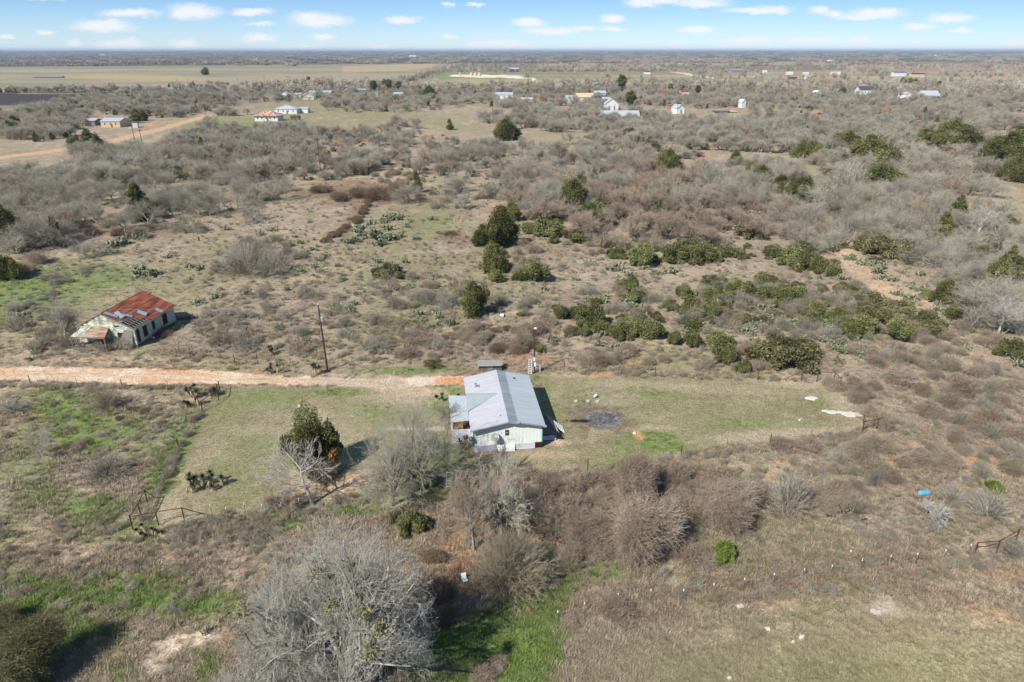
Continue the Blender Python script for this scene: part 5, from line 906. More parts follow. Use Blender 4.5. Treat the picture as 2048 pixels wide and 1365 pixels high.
# left porch
pf = [(-2.45, 2.45, 2.66), (-.2, 2.0, 3.10), (-.2, 4.3, 3.16), (-.2, 7.4, 3.55), (-2.45, 8.3, 3.0)]
MB().slab([(-2.45, 2.45, 2.62), (-.33, 2.0, 3.0), (-.33, 7.3, 3.42), (-2.45, 8.3, 3.08)], .05).build('porch_roof', METP, hs_)
MB().slab([(-.33, 3.9, 3.16), (-.33, 7.3, 3.60), (3.3, 6.5, 3.83)], .04).build('cross_gable', METV, hs_)
MB().bar((-.35, 7.32, 3.63), (3.4, 6.52, 3.86), .14, .05).build('cross_ridge', GREYDISH, hs_)
MB().box(-2.3, -.02, 2.2, 8.0, FL - .14, FL - .02).build('porch_floor', GWOOD, hs_); lattice(-2.3, -.05, FL + .05, FL + .98, 2.12, .17).build('porch_lattice', LATT, hs_)
m = MB()
for k in range(15): m.box(-2.3 + k * .15, -2.18 + k * .15, 2.1, 2.14, .02, FL - .03)
m.build('porch_skirt', LATT, hs_)
for (x, y, h_) in ((-2.28, 2.16, 2.6), (-2.28, 7.9, 2.95), (-2.28, 5.0, 2.75), (-1.1, 2.2, 2.78)): MB().box(x - .05, x + .05, y - .05, y + .05, 0, h_).build('porch_post', WPL if x < -2 else BWOOD, hs_)
MB().box(-.035, -.004, 2.2, 7.6, FL, 2.9).build('porch_wall', BWOOD, hs_); MB().box(-2.2, -.05, 4.6, 4.66, FL, 2.6).build('porch_partition', BWOOD, hs_)
MB().bar((-2.2, 2.2, 1.6), (-1.2, 2.25, 2.5), .06, .05).build('porch_brace', BWOOD, hs_); MB().box(-.06, -.03, 2.9, 3.7, FL, 2.7).build('door', REDBR, hs_)
# roof fittings
m = MB(); m.lathe([(.10, 0), (.10, .45)], 10, (1.0, 9.6, 3.28)); m.lathe([(.17, .45), (.17, .6)], 10, (1.0, 9.6, 3.28)); m.lathe([(.09, 0), (.09, .3)], 8, (1.35, 9.4, 3.33)); m.build('roof_vent', STEEL, hs_)
MB().lathe([(.05, 0), (.05, .25)], 8, (3.2, 1.1, 3.72)).build('vent_pipe', DKWOOD, hs_); MB().lathe([(.05, 0), (.06, .22)], 8, (6.2, 10.4, 3.4)).build('vent_pipe', STEEL, hs_)
m = MB(); m.lathe([(.22, 0), (.26, .06), (.12, .12)], 7, (6.0, 11.2, 3.44)); m.build('roof_patch', BLK, hs_)
# white balustrade at the far left, by the steps
m = MB()
for y in (9.5, 10.1, 10.7): m.box(-1.1, -1.04, y, y + .06, 0, 1.7)
for z in (.9, 1.35, 1.7): m.box(-1.1, -1.04, 9.5, 10.76, z - .04, z)
for z in (1.0, 1.6): m.box(-1.1, -.02, 10.7, 10.76, z - .04, z)
m.build('step_rail', WPL, hs_)
# deck with its steps on the right
m = MB()
for k in range(12): m.box(W_ + .10 + k * .16, W_ + .245 + k * .16, 1.5, 5.9, .84, .88)
dk = m.build('side_deck', GWOOD, hs_); m = MB()
for x in (W_ + .2, W_ + 1.9):
    for y in (1.6, 3.7, 5.8): m.box(x - .05, x + .05, y - .05, y + .05, 0, .839)
m.build('deck_post', DKWOOD, dk)
MB().slab([(W_ + 1.35, 5.7, 1.0), (W_ + 1.95, 5.5, .95), (W_ + 2.25, 1.6, .9), (W_ + 1.75, 2.6, 1.0)], .04).build('plywood_sheet', TANP, dk)
MB().slab([(W_ + .3, 1.3, .12), (W_ + 1.9, 1.35, .1), (W_ + 1.8, 1.7, .55), (W_ + .25, 1.6, .5)], .02).build('leaning_sheet', ZINC, dk)
m = MB()
for k in range(5): m.box(W_ + 2.1 + k * .22, W_ + 2.28 + k * .22, 3.3 - k * .05, 4.6 - k * .05, .72 - k * .16, .76 - k * .16)
m.bar((W_ + 2.05, 3.28, .74), (W_ + 3.2, 3.08, -.02), .05, .1); m.bar((W_ + 2.05, 4.62, .74), (W_ + 3.2, 4.42, -.02), .05, .1)
m.build('steps', WPL, hs_)
# satellite dishes
def dish(name, wx, wy, z, r, az, el, mat, pole_z, label, arm=True):
    e = empty(name, (wx, wy, 0), az, label, 'satellite dish'); MB().lathe([(.035, 0), (.035, pole_z)], 8).build('mast', STEEL, e)
    m = MB(); m.lathe([(r * t, .22 * r * t * t) for t in (.05, .35, .6, .8, 1.0)] + [(r * .98, .22 * r + .02)] + [(r * t, .22 * r * t * t + .03) for t in (.8, .5, .2)], 24)
    o = m.build('reflector', mat, e, True); o.rotation_euler = (math.pi / 2 - el, 0, 0); o.location = (0, -.12, z)
    d = Vector((0, -math.cos(el), math.sin(el))); c = Vector((0, -.12, z)); MB().tube(c - Vector((0, 0, r * .9)), c + d * r * 1.0, .018).build('feed_arm', STEEL, e)
    MB().tube(c + d * r * .95 - Vector((0, 0, 0)), c + d * r * 1.15, .05).build('feed_horn', WPL, e); return e
dx, dy = G(990, 905); dish('satellite_dish', dx, dy + .15, 1.95, .50, R(6), R(40), GREYDISH, 1.9, 'large pale grey satellite dish on a mast before the gable wall')
dx, dy = G(947, 904); dish('satellite_dish', dx - .12, dy - .1, 1.75, .30, R(-20), R(42), NAVY, 1.7, 'small dark blue satellite dish at the left corner of the white house')

# shed behind
x, y = G(983, 745); sh = empty('shed', (x - .2, y + .3, 0), R(2), 'small grey board shed with a slanted plank roof behind the white house', 'shed')
MB().box(-1.65, 1.65, 0, 1.4, 0, .92).build('wall', DKWOOD, sh); m = MB()
for k in range(7): m.bar((-1.75 - .1 * (k % 2), -.2 + k * .26, 0.96 + k * .02), (1.75 + .12 * ((k * 2) % 3 - 1), -.2 + k * .26, 0.98 + k * .02), .22, .035)
m.build('plank_roof', principled('grey_planks', (.33, .32, .30), .85, 0, .25, 3), sh); MB().box(-.4, .4, -.03, 0, .05, .85).build('door', GWOOD, sh)

# ------------------------------------------------------------------ utility poles
def wire(name, a, b, sag, par, r=.018, mat=None):
    m = MB(); a = Vector(a); b = Vector(b); pr = a
    for k in range(1, 13):
        t = k / 12; q = a.lerp(b, t) - Vector((0, 0, sag * 4 * t * (1 - t))); m.tube(pr, q, r, r, 4); pr = q
    return m.build(name, mat or DKWOOD, par)
x1, y1 = G(655, 741); up = empty('utility_pole', (x1, y1, 0), 0, 'tall brown wooden utility pole with a transformer beside the dirt drive', 'utility pole')
MB().tube((0, 0, -.1), (-.25, 0, 9.9), .15, .1, 10).build('pole', POLE, up); m = MB(); m.lathe([(.22, 0), (.24, .05), (.24, .62), (.2, .7)], 14, (.12, -.0, 7.5)); m.build('transformer', STEEL, up)
m = MB(); m.tube((-.25, 0, 9.5), (-.05, -.1, 9.7), .02); m.lathe([(.06, 0), (.08, .1), (.04, .2)], 8, (-.25, 0, 9.9)); m.build('insulator', WPL, up); MB().box(-.42, -.2, -.08, -.03, 9.1, 9.35).build('fuse_cutout', STEEL, up)
MB().tube((.15, 0, 7.6), (-.16, 0, 8.2), .02).build('bracket', STEEL, up)
x2, y2 = G(1068, 747); lp = empty('lamp_pole', (x2, y2, 0), 0, 'slim dark pole with a yard lamp and meter boxes behind the white house', 'lamp pole')
MB().tube((0, 0, -.1), (.02, 0, 7.0), .11, .08, 10).build('pole', POLE, lp); MB().box(-.02, .24, -.24, -.10, 1.15, 1.75).build('meter_box', WPL, lp); MB().box(-.1, .12, -.26, -.10, 2.0, 2.5).build('breaker_box', WPL, lp); MB().box(-.14, -.02, -.18, -.1, .3, 1.1).build('conduit_box', STEEL, lp)
m = MB(); m.tube((0, 0, 6.9), (.1, -.6, 7.15), .03); m.build('lamp_arm', STEEL, lp); MB().lathe([(.05, .15), (.16, .1), (.2, 0), (.1, -.1)], 12, (.1, -.65, 7.1)).build('lamp_head', WPL, lp)
wire('overhead_wire', (-.25, 0, 9.3), (x2 - x1, y2 - y1, 6.6), .7, up, .011); wire('overhead_wire', (-.25, 0, 9.6), (-62, 4.5, 9.6), 1.1, up, .010, STEEL)
wire('drop_wire', (0, 0, 6.5), (-4.0, -7.5, 3.9), .3, lp, .010)
def ladder(name, loc, rz, tilt, L, w__, label, mat, n=7):
    e = empty(name, loc, rz, label, 'ladder'); t = Vector((0, math.sin(tilt), math.cos(tilt)))
    for s_ in (-1, 1): MB().bar(Vector((s_ * w__ / 2, 0, 0)), Vector((s_ * w__ / 2, 0, 0)) + t * L, .05, .09).build('rail', mat, e)
    m = MB()
    for k in range(n): c = t * L * (k + .5) / n; m.bar(c - Vector((w__ / 2, 0, 0)), c + Vector((w__ / 2, 0, 0)), .06, .05)
    m.build('rungs', mat, e); return e
ladder('ladder', (x2 - .55, y2 - .35, 0), 0, R(8), 2.3, .42, 'pale ladder leaning beside the lamp pole behind the white house', WPL); x, y = G(898, 976); ladder('ladder', (x, y, 0), R(4), R(60), 1.9, .45, 'white ladder lying in the shaded green grass below the white house', WPL, 6)
x, y = G(1080, 745); MB().tube((x, y, -.1), (x, y, 1.1), .05).build('short_post', WPL); tag(bpy.data.objects['short_post'], 'short pale post standing right of the lamp pole', 'post')

# ------------------------------------------------------------------ yard clutter
for i, (px, py, r, lab) in enumerate(((1152, 803, .30, 'leftmost of three round green septic lids in the right yard'), (1176, 803, .30, 'middle one of three round green septic lids in the right yard'), (1195, 803, .30, 'rightmost of three round green septic lids in the right yard'))):
    x, y = G(px, py); e = empty('septic_lid', (x, y, 0), 0, lab, 'septic lid', 'septic lids in the right yard'); MB().lathe([(r, -.02), (r, .07), (r * .9, .11), (r * .3, .13)], 20).build('lid', LID, e); MB().lathe([(r * .4, .12), (r * .4, .14)], 16).build('cap', CONC, e)
x, y = G(1191, 798); e = empty('water_jug', (x - .1, y + .4, 0), .5, 'white plastic jug tipped over behind the septic lids', 'jug'); o = MB().lathe([(.13, 0), (.16, .06), (.16, .42), (.09, .55), (.05, .58), (.05, .62)], 16).build('jug_body', WPL, e, True); o.rotation_euler = (.5, .2, 0); o.location = (0, 0, .05)
o = MB().lathe([(.1, 0), (.12, .1), (.05, .2)], 12).build('spout', PLASTB, e); o.location = (-.1, .3, .45)
def blob(name, px, py, w__, h_, mat, label, cat, group=None, seed=1, asp=.7, n=14):
    """flat stone or lump with an uneven edge"""
    rnd = random.Random(seed); x, y = G(px, py); m = MB(); rim = []; 
    rr = [rnd.uniform(.75, 1.1) for _ in range(n)]
    prof = [(1, -.05), (1, h_ * .55), (.86, h_), (.4, h_ * 1.05)]
    vs = []
    for (k, z) in prof:
        for i in range(n): t = 2 * math.pi * i / n; vs.append((w__ / 2 * k * rr[i] * math.cos(t), w__ / 2 * asp * k * rr[i] * math.sin(t), z + rnd.uniform(-.01, .01)))
    fs = [(a * n + i, a * n + (i + 1) % n, (a + 1) * n + (i + 1) % n, (a + 1) * n + i) for a in range(3) for i in range(n)] + [tuple(range(3 * n, 4 * n))]
    o = m.raw(vs, fs).build(name, mat); o.location = (x, y, 0); tag(o, label, cat, group); return o
SLAB = principled('pale_slab', (.60, .56, .49), .9, 0, .15, 4)
for i, (px, py, w__, lab) in enumerate([(1623, 797, 1.7, 'lone pale flat stone near the right end of the yard'), (1664, 825, 1.5, 'middle flat pale slab in the row at the right yard end'), (1649, 822, .8, 'small flat stone at the left end of the slab row'), (1679, 825, .9, 'small flat stone between the two big slabs of the row'), (1701, 829, 2.3, 'largest flat pale slab at the right end of the row'), (1722, 832, .6, 'tiny flat stone just right of the slab row'), (1688, 826, .9, 'flat stone touching the largest slab of the row')]):
    blob('flat_stone', px, py, w__, .08, SLAB, lab, 'stone', 'flat stones at the right end of the yard', 20 + i, .6)
for i, (px, py, w__, lab) in enumerate([(1481, 1214, .6, 'white rock at the left edge of the lower right clearing'), (1535, 1259, .5, 'large white rock low in the right clearing'), (1604, 1275, .4, 'white rock right of two others in the clearing'), (1586, 1285, .25, 'small white rock under its larger neighbour in the clearing'), (1702, 1104, .28, 'single bright white lump in the brown grass above the clearing'), (1282, 923, .3, 'white scrap beside the briar mound in front of the right yard'), (1269, 867, .45, 'white block on the orange soil of the right yard'), (1599, 828 + 13, .3, 'small white lump near the slab row in the yard'),
   (598, 813, .5, 'white plate lying above the dark cedar in the left yard'), (405, 1083, .3, 'white stone below the pipe brace at left'), (1112, 1077, .25, 'white scrap by the briar mounds in the hollow'), (1750, 1226, .9, 'broken white rock patch in the lower right clearing'), (1459, 1358, .35, 'pale rock at the bottom edge of the clearing')]):
    blob('white_rock', px, py, w__, .14, principled('rock_white', (.62, .58, .50), .9) if i == 0 else bpy.data.materials['rock_white'], lab, 'rock', 'white rocks and scraps', 60 + i, .8)
bm_ = blob('ash_heap', 1203, 836, 3.4, .07, principled('ash', (.085, .08, .078), .95, 0, .5, 4, .4, (.24, .235, .23), (.48, .66)), 'low heap of grey ash in the burnt fire patch', 'ash heap', None, 5, .8, 26)
x, y = G(1158, 844); m = MB(); rnd = random.Random(3); 
for k in range(14): a = (rnd.uniform(-1.4, 1.1), rnd.uniform(-.2, .2), rnd.uniform(.02, .12)); m.tube(a, (a[0] + rnd.uniform(-.6, .6), a[1] + rnd.uniform(-.15, .15), rnd.uniform(.03, .2)), .05, .04, 5)
o = m.build('charred_branches', BLK); o.location = (x, y, 0); tag(o, 'charred black branches trailing left of the ash heap', 'branches')
# blue barrel on its side and the white bucket
x, y = G(1847, 991); e = empty('barrel', (x, y, .3), R(8), 'faded blue plastic barrel lying in the scrub at far right', 'barrel')
o = MB().lathe([(.26, -.48), (.3, -.44), (.3, -.2), (.315, -.18), (.3, -.16), (.3, .16), (.315, .18), (.3, .2), (.3, .44), (.26, .48)], 20).build('drum', PLASTB, e, False); o.rotation_euler = (0, math.pi / 2, 0)
o = MB().lathe([(.24, .0), (.24, .012), (.1, .014)], 16).build('drum_end', principled('pale_blue', (.3, .5, .62), .5), e); o.rotation_euler = (0, -math.pi / 2, 0); o.location = (-.482, 0, 0)
x, y = G(1005, 634); e = empty('bucket', (x, y, .28), R(-30), 'white bucket with a dark blue mouth lying beside the grey bush', 'bucket'); o = MB().lathe([(.2, -.4), (.24, -.2), (.28, .3), (.3, .34)], 18).build('bucket_body', WPL, e); o.rotation_euler = (0, math.pi / 2, 0)
o = MB().lathe([(.25, 0), (.25, .012)], 16).build('bucket_mouth', NAVY, e); o.rotation_euler = (0, math.pi / 2, 0); o.location = (.335, 0, 0)
x, y = G(930, 1164); ch = empty('chair', (x, y, 0), .4, 'fallen white chair in the dark brush beside the foreground tree', 'chair'); m = MB(); m.box(-.22, .22, -.22, .22, .2, .24); m.build('seat', WPL, ch); MB().slab([(-.22, .2, .2), (.22, .2, .2), (.22, .45, .6), (-.22, .45, .6)], .03).build('backrest', WPL, ch)
for sx_ in (-1, 1):
    for sy_ in (-1, 1): MB().bar((sx_ * .2, sy_ * .2, .2), (sx_ * .24, sy_ * .24, -.02), .035, .035).build('leg', WPL, ch)

# ------------------------------------------------------------------ fences
def fence(pts, label, h_=1.25, r=.035, white=False, wires=3, mat=None, skip=()):
    W3 = [Vector((*G(a, b), 0)) for a, b in pts]; e = empty('wire_fence', W3[0], 0, label, 'fence', 'wire fences round the yards'); o = W3[0]
    for i, p in enumerate(W3):
        if i in skip: continue
        q = p - o; hh = h_ * random.Random(i).uniform(.9, 1.12); big = (i % 4 == 0) and not white
        ps = MB().tube(q - Vector((0, 0, .1)), q + Vector((random.Random(i + 5).uniform(-.05, .05), 0, hh * (1.12 if big else 1))), r * (1.5 if big else .8), None, 6).build('post', mat or (RUSTP if big else STEEL if i % 2 else DKWOOD), e)
        if white: MB().tube(q + Vector((0, 0, hh * .86)), q + Vector((0, 0, hh * 1.04)), r * .9 + .01, None, 6).build('white_tip', WPL, ps)
    for k in range(wires):
        m = MB(); z = h_ * (.35 + .28 * k)
        for a, b in zip(W3[:-1], W3[1:]): m.tube(a - o + Vector((0, 0, z)), b - o + Vector((0, 0, z)), .004, None, 3)
        m.build('wire', RUSTP, e)
    return e
fence([(62, 771), (110, 771), (155, 772), (200, 774), (245, 776), (280, 777), (337, 779), (387, 782), (436, 786)], 'wire fence along the near side of the dirt drive at left')
fence([(424, 798), (400, 824), (385, 845), (372, 868), (357, 896), (345, 925), (330, 958), (314, 990)], 'wire fence down the left edge of the left yard')
fence([(425, 1034), (455, 1036), (492, 1030), (527, 1030), (565, 1026), (600, 1020), (643, 1012), (690, 1002), (740, 998), (790, 992), (850, 978), (905, 960)], 'wire fence between the left yard and the foreground trees', white=True)
fence([(1128, 742), (1150, 744), (1195, 746), (1268, 748), (1310, 752), (1352, 754), (1432, 757), (1474, 758), (1515, 761), (1570, 762)], 'wire fence along the far edge of the right yard')
fence([(1175, 942), (1222, 934), (1270, 924), (1317, 920), (1362, 911), (1407, 905), (1453, 898), (1495, 894), (1540, 888), (1578, 882), (1620, 877), (1660, 872), (1724, 864)], 'wire fence along the near edge of the right yard', white=False)
fence([(1678, 782), (1694, 795), (1708, 810), (1718, 830), (1725, 850)], 'short wire fence closing the right end of the yard')
fence([(1115, 1246), (1168, 1226), (1235, 1212), (1300, 1200), (1365, 1200), (1425, 1190), (1486, 1180), (1545, 1168), (1605, 1158), (1660, 1152), (1720, 1140), (1777, 1132), (1830, 1128), (1886, 1120), (1937, 1108)], 'wire fence with white-topped posts across the lower right brush', white=True, h_=1.15)
fence([(1640, 560), (1700, 580), (1830, 607), (1870, 640), (1900, 650)], 'few dark fence posts along the track at the right', wires=2); fence([(470, 728), (440, 730), (420, 727), (540, 722), (515, 724)], 'short row of leaning fence posts in front of the ruined house', wires=1)
def brace(segs, label, h_=1.55):
    e = empty('pipe_brace', (*G(*segs[0][0]), 0), 0, label, 'fence brace', 'pipe braces at the fence corners'); o = Vector((*G(*segs[0][0]), 0)); done = {}
    for pts in segs:
        V3 = [Vector((*G(*p), 0)) - o for p in pts]
        for i, q in enumerate(V3):
            key = tuple(pts[i])
            last = (i == len(V3) - 1 and len(pts) > 3)
            if key not in done and not last: MB().tube(q - Vector((0, 0, .1)), q + Vector((0, 0, h_ * (1.1 if i == 0 else 1))), .06, None, 8).build('post', RUSTP, e)
            done[key] = 1
            if i: MB().tube(V3[i - 1] + Vector((0, 0, h_ - .05)), q + Vector((0, 0, (.05 if last else h_ - .05))), .045, None, 8).build('rail', RUSTP, e)
    return e
brace([[(266, 1060), (317, 1050), (369, 1042), (424, 1033)], [(266, 1060), (282, 1033), (295, 1006), (314, 999)]], 'rusty pipe corner brace at the lower left of the left yard')
brace([[(1678, 778), (1667, 765), (1633, 764), (1602, 762), (1566, 760)]], 'rusty pipe corner brace at the far right corner of the right yard'); brace([[(1724, 866), (1752, 860), (1765, 856)]], 'rusty pipe brace at the near right corner of the right yard')
brace([[(2030, 1085), (1992, 1106), (1948, 1110)]], 'rusty pipe brace at the right edge below the scrub', 1.4); brace([[(440, 783), (437, 800), (405, 822)]], 'rusty pipe brace by the yuccas at the top left corner of the yard', 1.4)
# ------------------------------------------------------------------ yuccas
def yucca(px, py, heads, scale, label, spread=1.5, seed=1):
    x, y = G(px, py); e = empty('yucca', (x, y, 0), 0, label, 'yucca', 'yucca clumps'); rnd = random.Random(seed); gv = []; gf = []; dv = []; df = []; m = MB()
    for i in range(heads):
        a = rnd.random() * 6.28; r_ = rnd.random() ** .5 * spread; bx, by = r_ * math.cos(a) * 1.3, r_ * math.sin(a) * .5; h_ = rnd.uniform(.35, 1.5) * scale
        tx, ty = bx + rnd.uniform(-.5, .5), by + rnd.uniform(-.3, .3); m.tube((bx, by, -.05), (tx, ty, h_), .09, .08, 6)
        for (VV, FF, c, n, L, dn) in ((gv, gf, (tx, ty, h_), 60, .58 * scale, False), (dv, df, (tx, ty, h_ * .9), 34, .50 * scale, True)):
            v, f = spikes(seed * 50 + i, c, n, L, dn, .026); k = len(VV); VV += v; FF += [tuple(q + k for q in t) for t in f]
    m.build('stem', TANP, e)
    link('leaves', mesh_np('leaves', np.array(gv), np.array(gf), YUC, {'v': np.random.RandomState(1).rand(len(gv))}), e); link('dead_leaves', mesh_np('dead_leaves', np.array(dv), np.array(df), YUCD, {'v': np.random.RandomState(2).rand(len(dv))}), e)
for i, q in enumerate([(397, 976, 11, 1.05, 'wide clump of leaning yuccas near the bottom of the left yard', 1.8), (547, 747, 4, 1.0, 'yucca with tan dead skirt above the dirt drive, left of the pole', .5), (632, 749, 5, 1.1, 'yucca clump with tan skirt right beside the transformer pole', .6), (545, 709, 4, .9, 'yucca in the scrub directly beyond its roadside neighbour', .6),
   (385, 795, 5, 1.0, 'yucca clump at the upper left corner of the left yard', 1.1), (428, 792, 4, 1.1, 'taller yucca at the fence corner under the drive', .7), (385, 812, 5, .9, 'lowest yucca clump by the top left yard corner', .9), (290, 1072, 4, .55, 'flat dark yucca just below the pipe brace', .6), (313, 1071, 3, .5, 'tiny yucca right of the flat dark one below the brace', .35), (935, 898, 4, 1.0, 'yucca at the front left corner of the white house', .45), (880, 803, 4, .8, 'dark yucca in front of the step rail by the house', .7), (920, 806, 3, .8, 'dark yucca close under the left eave of the white house', .4)]):
    yucca(*q[:5], spread=q[5], seed=i + 3)

# ------------------------------------------------------------------ the big leafless trees near the camera
def near_tree(name, label, px, py, A, bark, twig, lv=2, sides=6):
    x, y = G(px, py); e = empty(name, (x, y, 0), 0, label, 'tree'); p_ = bare_meshes(name, A, bark, twig, lv, sides); link('trunk', p_['trunk'], e); link('crown', p_['crown'], e); return e
CB = dict(lv=5, seg=(3, 4, 4, 3, 3, 2), wig=.13, up=(.0, .04, .01, .0, .0, .0), kids=(7, 6, 7, 7, 5), ang=((25, 62), (25, 60), (25, 55), (20, 50), (18, 45)), len=((1.5, 2.1), (.55, .8), (.48, .72), (.45, .65), (.3, .5)), rad=(.7, .6, .55, .5, .5), rmin=.011, taper=.6)
CB['wig'] = .19
CB['from'] = (.45, .3, .25, .2, .15)
PA = bare(301, 13.0, 13.4, 3.6, .62, dict(CB, kids=(7, 6, 7, 6, 4)), 3, .4, rscale=.82)
PA = PA[(np.hypot(PA[:, 3] / 6.9, (PA[:, 4] - .3) / 6.9) ** 2 + np.maximum((PA[:, 5] - 6.5) / 7.2, 0) ** 2 < .92 + .34 * (fbm(PA[:, 3] * .55 + 40, PA[:, 4] * .55 + PA[:, 5] * .45 + 60, 7, 3) - .5) * 2 + .12 * np.random.RandomState(6).rand(len(PA))) | (PA[:, 8] < 2)]
E1 = near_tree('pecan_tree', 'huge grey leafless pecan filling the bottom left of centre', 690, 1385, PA, GREYBARK, TWIG_GG, 3)
rs = np.random.RandomState(8); bl = []
for k in range(9):
    a = rs.rand() * 6.28; r_ = rs.uniform(1, 6); c = np.array([r_ * math.cos(a), r_ * math.sin(a), rs.uniform(6.5, 11)]); bl.append(c + rs.normal(0, .28, (130, 3)))
link('mistletoe', leaves_mesh('mistletoe', np.concatenate(bl), .16, LEAF_O, rs), E1)
near_tree('pecan_tree', 'second grey leafless tree at the bottom edge, left of the huge pecan', 570, 1470, bare(302, 7, 7.0, 3.0, .3, CB, 2, .5, rscale=.7), GREYBARK, TWIG_GG, 3)
CH = dict(CB, kids=(6, 5, 6, 5, 4), lv=5); CH['from'] = CB['from']
near_tree('yard_tree', 'large spreading leafless tree in the left yard before the house porch', 835, 985, bare(311, 10.5, 10.2, 3.4, .30, CH, 2, .35, rscale=.7), DARKBARK, TWIG_Y, 2)
near_tree('yard_tree', 'grey leafless tree standing just left of the spreading yard tree', 785, 1010, bare(312, 7.5, 9.0, 3.2, .24, CH, 2, .3, rscale=.7), DARKBARK, TWIG_Y, 2)
CP_ = dict(lv=4, seg=(5, 4, 3, 3, 2), wig=.09, up=(.0, .03, .03, .02, .02), kids=(12, 6, 5, 4), ang=((35, 65), (30, 55), (25, 50), (20, 50)), len=((.45, .75), (.4, .6), (.45, .65), (.45, .65)), rad=(.55, .6, .6, .6), rmin=.014, taper=.45); CP_['from'] = (.35, .2, .2, .2)
near_tree('bare_tree', 'pale leafless tree with a straight trunk in front of the dark yard cedar', 625, 1008, bare(321, 6.2, 7.6, 6.5, .20, CP_, 1, .04), PALEBARK, PALEBARK, 2)
near_tree('bare_tree', 'low dark leafless shrub tree leaning left at the foot of the pale tree', 570, 1012, bare(322, 3.8, 2.4, 1.6, .10, CF_MESQ, 2, 1.3), DARKBARK, TWIG_B, 2)
near_tree('bare_tree', 'tall thin leafless tree with twin stems before the house front', 1000, 1078, bare(331, 5.4, 8.0, 5.8, .15, CP_, 2, .25), GREYBARK, TWIG_G, 2)
near_tree('bare_tree', 'slender brownish leafless tree left of the twin-stemmed one', 948, 1100, bare(332, 4.0, 7.6, 5.4, .12, CP_, 2, .3), GREYBARK, TWIG_B, 2)
near_tree('bare_tree', 'white leafless dead tree at the right edge by the cedars', 1998, 668, bare(333, 8.2, 6.6, 4.2, .22, CP_, 2, .6), PALEBARK, PALEBARK, 2)
near_tree('bare_tree', 'small white leafless tree right below the blue barrel', 1860, 1046, bare(334, 2.6, 2.7, 1.8, .07, CF_MESQ), PALEBARK, PALEBARK, 2)
near_tree('bare_tree', 'thin dark sapling at the left wall of the porch', 893, 872, bare(335, 3.0, 4.2, 3.2, .07, CP_), DARKBARK, TWIG_G, 2)
near_tree('bare_tree', 'leafless sapling growing against the gable front of the house', 993, 960, bare(336, 1.8, 4.6, 3.6, .05, CP_), PALEBARK, TWIG_G, 2)
near_tree('bare_tree', 'bare tree growing beside the left wall of the ruined house', 130, 680, bare(337, 4.2, 6.6, 3.0, .13, CF_MESQ, 2, .4), GREYBARK, TWIG_G, 2)
near_tree('bare_tree', 'pale leafless tree beside the thin cedar near the left edge', 97, 490, bare(338, 6.0, 7.4, 5.0, .16, CP_), PALEBARK, TWIG_G, 2)
near_tree('bare_tree', 'pale branching leafless tree among the brush at upper right', 1955, 470, bare(339, 7.5, 7.5, 4.6, .2, CP_, 2, .5), PALEBARK, PALEBARK, 2)
# the dark cedar of the left yard, and its dead skirt
x, y = G(625, 940); ce = empty('cedar_tree', (x, y, 0), 0, 'large dark green cedar in the left yard behind the pale bare tree', 'tree')
link('trunk', segs_mesh('trunk', trunk_segs(6.5, .26, seed=9, spread=2.2), DARKBARK), ce)
o = link('crown', leafy(91, 5.8, 8.2, 24000, .12, LEAF_C, 'clump', 7), ce); o2 = link('crown', leafy(92, 2.8, 4.6, 5000, .17, LEAF_C, 'cone'), ce); o2.location = (2.1, .4, 1.3)
rr_, rv = thicket(93, 4.6, 2.3, 3200, .8, .02, 6); o3 = link('dead_branches', segs_mesh('dead', rr_, TWIG_DB, rv), ce); o3.location = (1.6, -.6, 0)
o4 = link('dead_sprays', leafy(94, 1.5, 2.4, 900, .16, LEAF_R, 'round', 5), ce); o4.location = (2.6, -.4, 1.0)

# ------------------------------------------------------------------ the ruined green house
rh = empty('ruined_house', (-66.9, 97.3, 0), R(-7), 'ruined pale green wooden house under a rusted sheet roof left of the drive', 'house')
RW, RL, RE, RP = 9.5, 10.4, 3.0, 5.3; zf = lambda x, off=0: RP - (RP - RE) * abs(x - RW * .46) / (RW * (.46 if x < RW * .46 else .54)) + off
m = MB(); m.raw([(0, 0, .45), (RW, 0, .45), (RW, 0, RE), (RW * .46, 0, RP), (0, 0, RE)], [(0, 1, 2, 3, 4)]).raw([(0, RL, .45), (RW, RL, .45), (RW, RL, RE), (RW * .46, RL, RP), (0, RL, RE)], [(4, 3, 2, 1, 0)])
m.raw([(0, 0, .45), (0, RL, .45), (0, RL, RE), (0, 0, RE)], [(3, 2, 1, 0)]); m.build('front_wall', FADED, rh)
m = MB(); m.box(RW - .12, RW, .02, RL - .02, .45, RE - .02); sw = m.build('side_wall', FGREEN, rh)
for (y0, y1, z0, z1) in ((.3, 1.0, .6, 2.8), (1.9, 2.9, .9, 2.7), (4.2, 4.9, 1.2, 2.6), (7.0, 8.2, .9, 2.7)):
    f_ = MB().box(RW - .01, RW + .05, y0, y1, z0, z1).build('window', REDBR, rh); MB().box(RW + .045, RW + .06, y0 + .1, y1 - .1, z0 + .1, z1 - .1).build('opening_shade_panel', DARK, f_)  # dark panel in each frame stands in for the unlit room
m = MB(); 
for y in np.arange(.2, RL, 1.4):
    for x in (.2, RW - .2): m.box(x - .15, x + .15, y - .15, y + .15, -.05, .449)
m.build('pier', GWOOD, rh)
for (x0, x1, z0, z1) in ((.9, 1.35, 3.18, 3.32), (1.6, 2.1, 3.62, 3.78), (6.3, 7.1, 3.3, 3.5), (3.0, 4.0, .7, 2.5), (6.6, 7.5, 1.0, 2.3)):
    MB().box(x0, x1, -.03, .0, z0, z1).build('wall_opening_shade', DARK, rh)  # no hole cut: dark panels on the boards imitate the gloom inside
